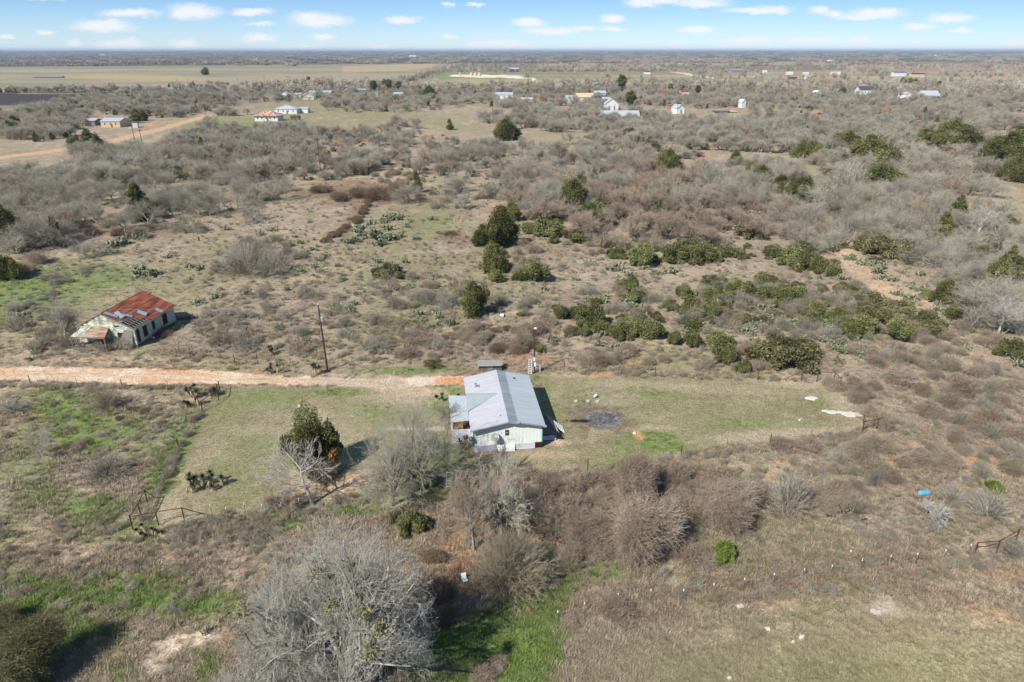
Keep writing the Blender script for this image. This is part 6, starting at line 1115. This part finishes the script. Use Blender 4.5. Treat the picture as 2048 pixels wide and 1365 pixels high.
MB().slab([(6.2, -.04, .1), (8.9, -.5, .0), (9.2, -.06, 2.6), (7.9, -.04, 2.9)], .03).build('fallen_boards', GWOOD, rh)
sx0 = RW * .46
MB().slab([(sx0, .35, zf(sx0, .05)), (RW - 2.6, .35, zf(RW - 2.6, .05)), (RW - 1.2, 3.0, zf(RW - 1.2, .05)), (RW + .3, 4.4, RE - .02), (RW + .35, RL + .3, RE - .02), (sx0, RL + .5, zf(sx0, .05))], .05).build('rusted_roof', RUSTR, rh)
MB().slab([(sx0 - .02, 2.6, zf(sx0, .04)), (sx0 - .02, RL + .5, zf(sx0, .04)), (-.3, RL + .4, RE - .04), (-.3, 3.4, RE - .04)], .05).build('rusted_roof', RUSTR, rh)
m = MB()
for y in np.arange(.15, 5.2, .6): m.bar((sx0 + .4, y, zf(sx0 + .4, -.03)), (RW + .25, y, RE - .12), .09, .13)
for x in (6.4, 7.5, 8.6, 9.4): m.bar((x, .1, zf(min(x, RW), .06)), (x, 4.6, zf(min(x, RW), .06)), .1, .05)
for y in np.arange(.15, 3, .8): m.bar((sx0 - .3, y, zf(sx0 - .3, -.03)), (-.2, y, RE - .12), .09, .13)
m.bar((-.1, -.1, RE), (sx0, -.1, RP), .06, .2); m.bar((sx0, -.1, RP), (RW, -.1, RE), .06, .16)
m.build('rafters', GWOOD, rh)
for (x, y, a, s_, t_) in ((5.6, .9, .3, 1.5, .1), (6.3, 1.7, -.4, 1.3, .16), (7.0, 2.4, .5, 1.2, .1), (8.0, 4.6, .2, 1.1, .35), (9.0, 7.4, .0, .9, .06), (1.9, 6.0, .2, 1.0, .1)):
    z = zf(min(x, RW), .12); c, s2 = math.cos(a), math.sin(a); q = [(-s_ * .6, -.35), (s_ * .6, -.35), (s_ * .6, .35), (-s_ * .6, .35)]
    MB().slab([(x + u * c - v * s2, y + u * s2 + v * c, z + t_ * (v + .4) - (u * c) * .45 * (1 if x > sx0 else -1)) for u, v in q], .015).build('loose_sheet', ZINC, rh)
# porch of the ruin
m = MB(); PX0, PX1, PY = .35, 5.9, -2.0
for x in (PX0, PX0 + .9, PX1 - .1): m.bar((x, PY, -.05), (x, PY, 2.15), .1, .1)
m.bar((PX0, PY, 2.15), (PX1, PY, 2.1), .1, .16); m.bar((PX0, PY, .25), (PX1, PY, .2), .14, .18); m.bar((PX0, PY, 2.15), (PX0 + .2, 0, 2.9), .08, .14); m.bar((PX0, PY, .25), (PX0, 0, .4), .12, .16)
m.build('porch_frame', GWOOD, rh)
MB().slab([(2.2, -2.1, 2.25), (5.9, -2.15, 2.15), (5.4, -.03, 3.05), (2.9, -.03, 3.25)], .04).build('porch_roof', RUSTB, rh); MB().slab([(.3, -2.05, 2.2), (2.15, -2.1, 2.24), (2.6, -.03, 3.1), (.3, -.03, 2.75)], .03).build('porch_ceiling', FADED, rh)
a_m, v_m = thicket(401, 4.4, 1.5, 1500, .6, .016, 6); o = link('dead_vines', segs_mesh('dead_vines', a_m, TWIG_B, v_m), rh); o.location = (5.2, -1.2, 0)
def sheet(px, py, s_, rz, mat, label, z=.05, seed=1):
    x, y = G(px, py); rnd = random.Random(seed); m = MB(); n = 7; vs = []
    for k in range(n):
        u = (k / (n - 1) - .5) * s_
        for v in (-.35, .35): vs.append((u, v * s_ * .8, .04 + .12 * math.sin(k * 1.2 + seed)))
    vs2 = [(a, b, c - .012) for a, b, c in vs]; fs = [(2 * k, 2 * k + 2, 2 * k + 3, 2 * k + 1) for k in range(n - 1)]; N0 = len(vs); fs += [tuple(N0 + i for i in reversed(f)) for f in fs]
    fs += [(2 * k, 2 * k + N0, 2 * k + 2 + N0, 2 * k + 2) for k in range(n - 1)] + [(2 * k + 1, 2 * k + 3, 2 * k + 3 + N0, 2 * k + 1 + N0) for k in range(n - 1)] + [(0, 1, 1 + N0, N0), (2 * n - 2, 2 * n - 2 + N0, 2 * n - 1 + N0, 2 * n - 1)]
    o = m.raw(vs + vs2, fs).build('metal_sheet', mat); o.location = (x, y, z); o.rotation_euler = (0, 0, rz); tag(o, label, 'metal sheet', 'metal sheets round the ruined house')
a_m, v_m = thicket(402, 3.4, 1.6, 1100, .6, .016, 6); o = link('dead_vines', segs_mesh('dead_vines', a_m, TWIG_G, v_m), rh); o.location = (7.6, -.5, 0)
a_m, v_m = thicket(403, 6.0, .9, 1400, .5, .016, 6); o = link('dead_vines', segs_mesh('dead_vines', a_m, TWIG_DB, v_m), rh); o.location = (RW + .6, 5.5, 0); o.rotation_euler = (0, 0, 1.57)
m = MB(); rnd = random.Random(8)
for k in range(34): a = Vector((rnd.uniform(.3, 6.5), rnd.uniform(-2.2, -.3), rnd.uniform(.0, .5))); m.bar(a, a + Vector((rnd.uniform(-1.1, 1.1), rnd.uniform(-.5, .5), rnd.uniform(0, .9))), .07, .035)
m.build('broken_boards', GWOOD, rh)
sheet(146, 694, 1.2, .5, ZINC, 'crumpled pale zinc sheet lying left of the ruined house'); sheet(382, 654, 1.2, .1, ZINC, 'pale zinc sheet lying in the grass right of the ruined house', seed=2); sheet(411, 671, .8, .8, RUSTP, 'rusty curved sheet in the grass between ruin and drive', seed=3); sheet(340, 672, .5, .3, RUSTP, 'small rusty scrap close to the ruined house side wall', seed=4)
def rubble(px, py, n, s_, mat, label, seed=1):
    x, y = G(px, py); rnd = random.Random(seed); m = MB()
    for k in range(n):
        a = Vector((rnd.gauss(0, s_), rnd.gauss(0, s_ * .6), rnd.uniform(.0, .5))); d = Vector((rnd.gauss(0, 1), rnd.gauss(0, 1), rnd.gauss(0, .35))).normalized() * rnd.uniform(.5, 1.6); m.bar(a, a + d, .10, .04)
    o = m.build('timber_pile', mat); o.location = (x, y, 0); tag(o, label, 'rubble', 'timber piles', 'stuff' if False else None)
rubble(372, 638, 40, .9, DKWOOD, 'pile of dark broken timber behind the ruined house', 1); rubble(143, 672, 26, .7, DKWOOD, 'dark heap of branches and boards left of the ruin', 2); rubble(1110, 1073, 20, .8, REDBR, 'reddish scrap of broken boards in the hollow below the house', 3); rubble(1700, 1032, 14, .7, RUSTP, 'rusty tangled scrap in the scrub left of the blue barrel', 4); rubble(1130, 1142, 6, .9, TANP, 'few pale planks at the foot of the round tan bush', 5)
rubble(790, 588, 24, 1.0, PALEBARK, 'pale dead branches heaped in the scrub beyond the transformer pole', 6); rubble(1700, 555 - 20, 10, 1.2, PALEBARK, 'bleached fallen branches beside the right-hand track', 7); rubble(985, 655, 8, 1.6, PALEBARK, 'dead fallen branch under the yellowish cedar', 8)
x, y = G(398, 482); st = MB().lathe([(.22, -.05), (.2, .4), (.21, .95), (.1, 1.0)], 10).build('tree_stump', principled('rust_stump', (.16, .07, .035), .9, 0, .3, 6)); st.location = (x, y, 0); tag(st, 'rust-brown stump standing alone in the left clearing', 'stump')

# ------------------------------------------------------------------ poles far off
def pole(px, py, h_, label, arm=True, mat=None, r=.16):
    x, y = G(px, py); e = empty('utility_pole', (x, y, 0), 0, label, 'utility pole', 'distant utility poles'); MB().tube((0, 0, -.1), (0, 0, h_), r, r * .65, 7).build('pole', mat or POLE, e)
    if arm: MB().box(-.9, .9, -.06, .06, h_ - .7, h_ - .5).build('cross_arm', mat or POLE, e)
for q in [(641, 341, 12, 'utility pole in the scrub between ruin and village'), (288, 305, 10, 'utility pole beside the lower bend of the orange road'), (269, 280, 9, 'utility pole near the tan barn by the orange road'), (412, 236, 9, 'utility pole at the upper end of the orange road'), (833, 222, 11, 'utility pole left of the round dark village tree'), (1327, 236, 11, 'utility pole between the gabled farmhouse and the mint shack'), (1352, 249, 13, 'taller utility pole in front of the mint shack'),
   (378, 181, 12, 'utility pole at the edge of the tan field, far left'), (478, 179, 12, 'utility pole behind the rusty-roofed white house'), (530, 170, 11, 'utility pole left of the field pump'), (660, 167, 11, 'utility pole right of the field tank'), (683, 166, 11, 'second utility pole right of the field tank'), (1250, 165, 9, 'utility pole in the green field right of the tanks'), (1448, 177, 9, 'utility pole left of the steel tower'), (985, 236, 8, 'short utility pole right of the middle cedar'), (1915, 205, 10, 'utility pole right of the white porch house')]: pole(*q)
x, y = G(1542, 192); e = empty('steel_tower', (x, y, 0), 0, 'pale steel lattice H-frame tower among the trees right of centre', 'tower'); m = MB()
for s_ in (-1, 1): m.tube((s_ * 3.4, 0, 0), (s_ * 2.6, 0, 27), .22, .16, 6)
m.build('leg', STEEL, e); m = MB(); m.bar((-4.2, 0, 22), (4.2, 0, 22), .3, .3); m.bar((-3.0, 0, 12), (2.9, 0, 12.6), .2, .2); m.bar((-3.3, 0, 4), (2.8, 0, 20), .12, .12); m.bar((3.3, 0, 4), (-2.8, 0, 20), .12, .12); m.build('cross_arm', STEEL, e)

# ------------------------------------------------------------------ houses, barns and sheds of the village and beyond
def house(name, px, py, wpx, dm, h_, rise, wallm, roofm, label, rz=0.0, kind='gable', cat=None, wins=2, porch=False, chim=False, over=.4, door=True):
    """long side faces the camera; px, py: middle of the foot of the front wall"""
    x, y = G(px, py); w_ = wpx * depth(y) / F; e = empty(name, (x, y, 0), rz, label, cat or name.replace('_', ' ')); a = w_ / 2
    if kind == 'gable':       # ridge along the front
        m = MB(); m.raw([(-a, 0, -.1), (a, 0, -.1), (a, 0, h_), (-a, 0, h_), (-a, dm, -.1), (a, dm, -.1), (a, dm, h_), (-a, dm, h_), (-a, dm / 2, h_ + rise), (a, dm / 2, h_ + rise)], [(0, 1, 2, 3), (7, 6, 5, 4), (0, 3, 8, 7, 4), (1, 5, 6, 9, 2)]); m.build('wall', wallm, e)
        r_ = MB().slab([(-a - over, -over, h_ - .02), (a + over, -over, h_ - .02), (a + over, dm / 2, h_ + rise + .12), (-a - over, dm / 2, h_ + rise + .12)], .12); r_.slab([(-a - over, dm / 2, h_ + rise + .12), (a + over, dm / 2, h_ + rise + .12), (a + over, dm + over, h_ - .02), (-a - over, dm + over, h_ - .02)], .12); rf = r_.build('roof', roofm, e)
    elif kind == 'front':     # gable end faces the camera
        m = MB(); m.raw([(-a, 0, -.1), (a, 0, -.1), (a, 0, h_), (0, 0, h_ + rise), (-a, 0, h_), (-a, dm, -.1), (a, dm, -.1), (a, dm, h_), (0, dm, h_ + rise), (-a, dm, h_)], [(0, 1, 2, 3, 4), (9, 8, 7, 6, 5), (0, 4, 9, 5), (1, 6, 7, 2)]); m.build('wall', wallm, e)
        r_ = MB()
        for s_ in (-1, 1): r_.slab([(s_ * (a + over), -over, h_ - .15), (0, -over, h_ + rise + .1), (0, dm + over, h_ + rise + .1), (s_ * (a + over), dm + over, h_ - .15)], .12)
        rf = r_.build('roof', roofm, e)
    elif kind == 'hip':
        m = MB(); m.box(-a, a, 0, dm, -.1, h_); m.build('wall', wallm, e); o_ = over; k = a * .18
        rf = MB().raw([(-a - o_, -o_, h_ - .05), (a + o_, -o_, h_ - .05), (a + o_, dm + o_, h_ - .05), (-a - o_, dm + o_, h_ - .05), (-k, dm / 2, h_ + rise), (k, dm / 2, h_ + rise)], [(0, 1, 5, 4), (1, 2, 5), (2, 3, 4, 5), (3, 0, 4), (3, 2, 1, 0)]).build('roof', roofm, e)
    else:
        MB().box(-a, a, 0, dm, -.1, h_).build('wall', wallm, e); rf = MB().slab([(-a - over, -over, h_ + .02), (a + over, -over, h_ + .02), (a + over, dm + over, h_ + rise + .1), (-a - over, dm + over, h_ + rise + .1)], .1).build('roof', roofm, e)
    for i in range(wins):
        u = -a + (i + .75) * 2 * a / (wins + .5); ww = min(.9, a * .25); wd = MB().box(u - ww / 2, u + ww / 2, -.04, .0, h_ * .38, h_ * .78).build('window', PUREW, e); MB().box(u - ww / 2 + .08, u + ww / 2 - .08, -.05, -.039, h_ * .38 + .08, h_ * .78 - .08).build('pane', GLASS, wd)
    if door and a > 2: MB().box(a * .12 - .45, a * .12 + .45, -.03, .0, .0, 2.05).build('door', REDBR, e)
    if porch:
        MB().slab([(-a, -2.4, h_ * .82), (a, -2.4, h_ * .82), (a, -.02, h_ - .1), (-a, -.02, h_ - .1)], .1).build('porch_roof', roofm, e)
        for i in range(5): u = -a + .2 + i * (2 * a - .4) / 4; MB().box(u - .09, u + .09, -2.35, -2.2, 0, h_ * .80).build('porch_post', PUREW, e)
    if chim: MB().box(-.35, .35, dm * .45, dm * .45 + .7, h_, h_ + rise + 1.3).build('chimney', BRICK, rf)
    return e
h = house('farmhouse', 533, 243, 46, 12, 3.4, 2.6, PUREW, RUSTH, 'white house with a streaked rusty hipped roof above the meadow', 0, 'hip', 'house', 5, over=1.0); house('farmhouse', 572, 228, 44, 10, 3.2, 2.2, PUREW, LGM, 'long white house with a pale metal roof behind the rusty-roofed one', 0, 'hip', 'house', 4)
house('carport', 607, 226, 17, 8, 2.8, .8, TEAL if False else MINT_P, LGM, 'pale metal-roofed carport right of the long white house', 0, 'gable', 'carport', 0, door=False); house('shed', 590, 241, 16, 4, 2.0, .8, DKWOOD, RUSTP, 'low dark red shed to the right of the rusty-roofed house', 0, 'gable', 'shed', 0)
house('barn', 222, 255, 38, 12, 3.4, 1.4, TANM, LGM, 'long tan barn with a pale metal roof by the orange road', 0, 'gable', 'barn', 3); house('shed', 181, 252, 20, 8, 3.0, .8, GWOOD, LGM, 'grey open shed joined to the left of the tan barn', 0, 'gable', 'shed', 0); house('shed', 249, 252, 10, 5, 2.6, .6, GWOOD, GWOOD, 'small grey shed between tan barn and white trailer', 0, 'gable', 'shed', 0)
house('trailer', 271, 256, 9, 4, 2.8, .1, PUREW, NAVY, 'small white box trailer right of the tan barn', .3, 'flat', 'trailer', 0, door=False, over=.05); house('shed', 569, 197, 14, 8, 4, 1.8, PUREW, LGM, 'white gabled shed left in the village', 0, 'front', 'shed', 1); house('shed', 595, 196, 14, 7, 3, 1.2, MINT_P, LGM, 'low mint shed with pale roof behind the long white house', 0, 'gable', 'shed', 1)
house('farmhouse', 617, 200, 22, 10, 3.4, 2.6, CREAM, RUSTH, 'cream house with a brown gabled roof at the left of the village', .3, 'front', 'house', 2); house('barn', 640, 191, 44, 10, 3.0, 1.2, PUREW, LGM, 'wide low white barn at the back left of the village', 0, 'gable', 'barn', 2); house('shed', 664, 197, 20, 6, 2.8, 1.2, GWOOD, RUSTR, 'rusty-roofed shed right of the cream house', 0, 'gable', 'shed', 0)
house('barn', 713, 187, 42, 12, 3.0, 1.6, GWOOD, METD, 'green-grey roofed barn left of the tall village evergreens', 0, 'gable', 'barn', 1); house('trailer', 745, 194, 22, 5, 3.0, .3, PUREW, PUREW, 'long white trailer in front of the green-roofed barn', 0, 'flat', 'trailer', 2); house('shed', 797, 196, 18, 9, 3.4, 1.4, PUREW, LGM, 'white shed under the tall village evergreens', 0, 'gable', 'shed', 1)
house('shed', 702, 218, 32, 1.0, 1.8, .1, GWOOD, GWOOD, 'row of weathered grey panels at the edge of the village meadow', 0, 'flat', 'shed', 0, door=False)
house('barn', 1008, 199, 34, 14, 4.0, 1.8, PUREW, LGM, 'bright white metal barn at the centre of the village', 0, 'gable', 'barn', 3); house('trailer', 1054, 205, 22, 5, 3.0, .6, PUREW, PUREW, 'white trailer right of the bright white barn', .1, 'gable', 'trailer', 2); house('shed', 1088, 202, 18, 8, 3.2, 1.2, DKWOOD, RUSTR, 'red rusty-roofed shed at the centre of the village', 0, 'gable', 'shed', 0)
house('barn', 1142, 206, 20, 10, 4.2, 1.6, WHITE_P, LGM, 'pale blue-grey barn left of the tan village house', 0, 'gable', 'barn', 1); house('farmhouse', 1170, 203, 34, 12, 3.4, 3.2, CREAM, TANM, 'tan-roofed cream house in the village behind the farmhouse', 0, 'gable', 'house', 3); house('farmhouse', 1200, 196, 22, 10, 4.2, 2.0, PUREW, LGM, 'white metal-roofed house behind the gabled farmhouse', 0, 'gable', 'house', 2); house('shed', 1212, 206, 14, 8, 3.2, 1.2, GWOOD, LGM, 'grey shed directly behind the farmhouse gable', 0, 'gable', 'shed', 0)
house('farmhouse', 1240, 241, 76, 10, 3.2, 2.4, PUREW, LGM, 'big white gabled farmhouse in front of the village', 0, 'gable', 'farmhouse', 6, porch=True); house('farmhouse_wing', 1223, 229, 26, 9, 7.0, 3.6, PUREW, LGM, 'tall white gabled wing with a brick chimney behind the big farmhouse', 0, 'front', 'house', 2, chim=True)
house('shed', 1271, 190, 12, 6, 3.2, .8, CREAM, LGM, 'small tan shed with metal roof right of the village pine', 0, 'gable', 'shed', 1); house('barn', 1334, 194, 30, 10, 3.0, 2.0, DKWOOD, RUSTR, 'dark red rusty-roofed barn right of the village', 0, 'gable', 'barn', 1); house('shed', 1369, 191, 16, 8, 3.4, 1.6, PUREW, RUSTR, 'rust-roofed shed right of the dark red barn', 0, 'gable', 'shed', 0); house('trailer', 1319, 193, 10, 5, 3, .3, PUREW, PUREW, 'white trailer at the left of the dark red barn', 0, 'flat', 'trailer', 0)
house('cabin', 1361, 228, 18, 7, 4.0, 2.2, MINT_P, LGM, 'mint green gabled shack by the tall pole', .4, 'front', 'cabin', 1); house('shed', 1342, 222, 10, 4, 4.0, .5, BRICK, GWOOD, 'narrow brick-red shed left of the mint shack', 0, 'flat', 'shed', 0)
house('barn', 1444, 240, 30, 7, 4.6, .8, TANP, DGREY, 'tan plank barn with a dark sagging roof right of the mint shack', 0, 'gable', 'barn', 0); house('firewood_stack', 1466, 237, 16, 5, 4.2, .4, TANM, TANM, 'orange-tan stack beside the tan plank barn', .2, 'flat', 'firewood', 0, door=False)
house('shed', 1487, 216, 9, 5, 4.2, 2.0, PUREW, PUREW, 'slim white gabled shed right beyond the tan plank barn', .3, 'front', 'shed', 0); house('farmhouse', 1733, 190, 28, 12, 4.6, 3.4, PUREW, DGREY, 'white house with a dark shingle roof among the right-hand trees', 0, 'gable', 'house', 4); house('shed', 1637, 192, 12, 6, 3.4, 1.6, PUREW, PUREW, 'white shed left of the dark-roofed house', .3, 'front', 'shed', 0)
house('shed', 1674, 187, 8, 5, 3.0, 1.2, PUREW, PUREW, 'tiny white shed behind the dark shrub near the dark-roofed house', 0, 'front', 'shed', 0); house('shed', 1695, 188, 8, 5, 3.0, 1.4, PUREW, PUREW, 'tiny white shed close left of the dark-roofed house', 0, 'front', 'shed', 0)
house('farmhouse', 1861, 200, 34, 12, 4.0, 3.6, PUREW, LGM, 'large white porch house with pale metal roof at far right', 0, 'gable', 'house', 4, porch=True); house('barn', 1817, 197, 18, 9, 3.8, 1.8, WHITE_P, LGM, 'pale metal barn left of the large porch house', .3, 'front', 'barn', 0); house('shed', 1838, 197, 8, 5, 2.8, .8, PUREW, PUREW, 'white shed between metal barn and porch house', 0, 'gable', 'shed', 0)
for i, (px, py, w__, h_, wm, rm, lab) in enumerate([(1473, 145, 26, 6, GWOOD, principled('blue_roof', (.22, .30, .42), .5), 'blue-roofed barn in the far right fields'), (1530, 148, 8, 6, PUREW, PUREW, 'white shed right of the far blue-roofed barn'), (1580, 150, 12, 5, PUREW, PUREW, 'white barn left in the row of far sheds'), (1612, 151, 10, 5, PUREW, PUREW, 'white shed second in the row of far sheds'), (1588, 160, 12, 4, DKWOOD, DGREY, 'dark low shed in the far right fields'), (1616, 159, 9, 5, PUREW, CREAM, 'white shed right of the dark low shed'),
   (1672, 150, 18, 5, CREAM, PUREW, 'cream barn right of the far shed row'), (1800, 153, 24, 8, PUREW, principled('slate_roof', (.12, .16, .26), .5), 'large slate-blue roofed barn in the far right fields'), (1836, 154, 26, 6, TANM, DGREY, 'low tan barn right of the slate-blue roofed one'), (1028, 144, 18, 8, DGREY, LGM, 'dark barn on the far side of the oil tank pad'), (1295, 149, 12, 6, PUREW, DGREY, 'white shed in the green field right of the tanks'), (95, 156, 58, 2.2, DGREY, METD, 'very long low green-roofed shed out in the left field'),
   (825, 114, 14, 9, PUREW, PUREW, 'white barn in the distant woods left of centre'), (100, 108, 10, 10, PUREW, PUREW, 'white building far off near the left horizon'), (1400, 107, 26, 14, PUREW, PUREW, 'white buildings far off on the right horizon'), (1505, 105.5, 30, 16, PUREW, CREAM, 'long white building far off on the right horizon'), (205, 112, 10, 9, PUREW, PUREW, 'small white barn in the far left woods'), (300, 109, 8, 10, PUREW, PUREW, 'white shed on the far left horizon'), (1865, 113, 18, 9, PUREW, PUREW, 'white barn in the far right woods'), (1660, 131 - 6, 8, 8, CREAM, CREAM, 'cream shed at the edge of the far right woods')]):
    house('barn', px, py, w__, max(8, h_ * 1.5), h_ * .7, h_ * .3, wm, rm, lab, 0, 'gable', 'barn', 0, door=False)
# oil field
for i, (px, lab) in enumerate(((943, 'leftmost of three tan oil tanks on the white pad'), (951, 'middle one of three tan oil tanks on the white pad'), (959, 'rightmost of three tan oil tanks on the white pad'))):
    x, y = G(px, 152.5); e = empty('oil_tank', (x, y, 0), 0, lab, 'tank', 'oil tanks'); MB().lathe([(2.6, 0), (2.6, 5.2), (1.8, 5.7), (.1, 5.9)], 18).build('shell', TANM, e); MB().lathe([(.4, 5.8), (.4, 6.1)], 10).build('hatch', STEEL, e)
x, y = G(920, 152.5); e = empty('separator', (x, y, 0), 0, 'slim tan separator column left of the oil tanks', 'separator'); MB().lathe([(.9, 0), (.9, 5.6), (.5, 6.4)], 12).build('shell', TANM, e); MB().lathe([(.2, 6.3), (.2, 7.2)], 8).build('vent', STEEL, e)
x, y = G(1060, 168); e = empty('water_tank', (x, y, 0), 0, 'tall white tank beside the pale road at the centre', 'tank'); MB().lathe([(2.0, 0), (2.0, 6.0), (1.0, 7.2), (.2, 7.5)], 16).build('shell', CREAM, e); MB().lathe([(.15, 0), (.15, 9)], 6, (1.8, 0, 0)).build('pipe', STEEL, e)
x, y = G(577, 162); e = empty('pump_jack', (x, y, 0), .3, 'dark pump jack in the tan field beyond the village', 'pump jack'); m = MB()
for s_ in (-1, 1):
    for t_ in (-1, 1): m.bar((s_ * 1.5, t_ * .8, 0), (s_ * .15, t_ * .15, 5), .25, .25)
m.build('frame', DKWOOD, e); MB().bar((-3.6, 0, 5.8), (3.6, 0, 4.9), .4, .6).build('walking_beam', DKWOOD, e); MB().bar((-3.7, 0, 6.6), (-3.8, 0, 4.2), .4, .8).build('horse_head', DKWOOD, e); MB().box(1.2, 3.6, -.6, .6, 0, 1.4).build('motor', RUSTP, e)
x, y = G(617, 161); e = empty('oil_tank', (x, y, 0), 0, 'small dark oil tank right of the pump jack', 'tank', 'oil tanks'); MB().lathe([(3.0, 0), (3.0, 4.6), (1.5, 5.2), (.1, 5.3)], 16).build('shell', RUSTP, e); MB().lathe([(.3, 5.2), (.3, 5.5)], 8).build('hatch', STEEL, e); pole(628, 161, 10, 'thin pale mast right of the small dark oil tank', False, STEEL, .25)
# ------------------------------------------------------------------ the air
hz = MB().box(-45000, 45000, -3000, 45000, -1.6, 78).build('haze', None)
hm = bpy.data.materials.new('haze'); nt = nodes(hm); out = nt.nodes.new('ShaderNodeOutputMaterial'); pv = nt.nodes.new('ShaderNodeVolumePrincipled')
pv.inputs['Color'].default_value = (.62, .78, 1.0, 1); pv.inputs['Density'].default_value = .00006; pv.inputs['Anisotropy'].default_value = 0.0
nt.links.new(pv.outputs[0], out.inputs['Volume']); hz.data.materials.append(hm); tag(hz, 'faint blue haze over the far country', 'haze', kind='stuff')
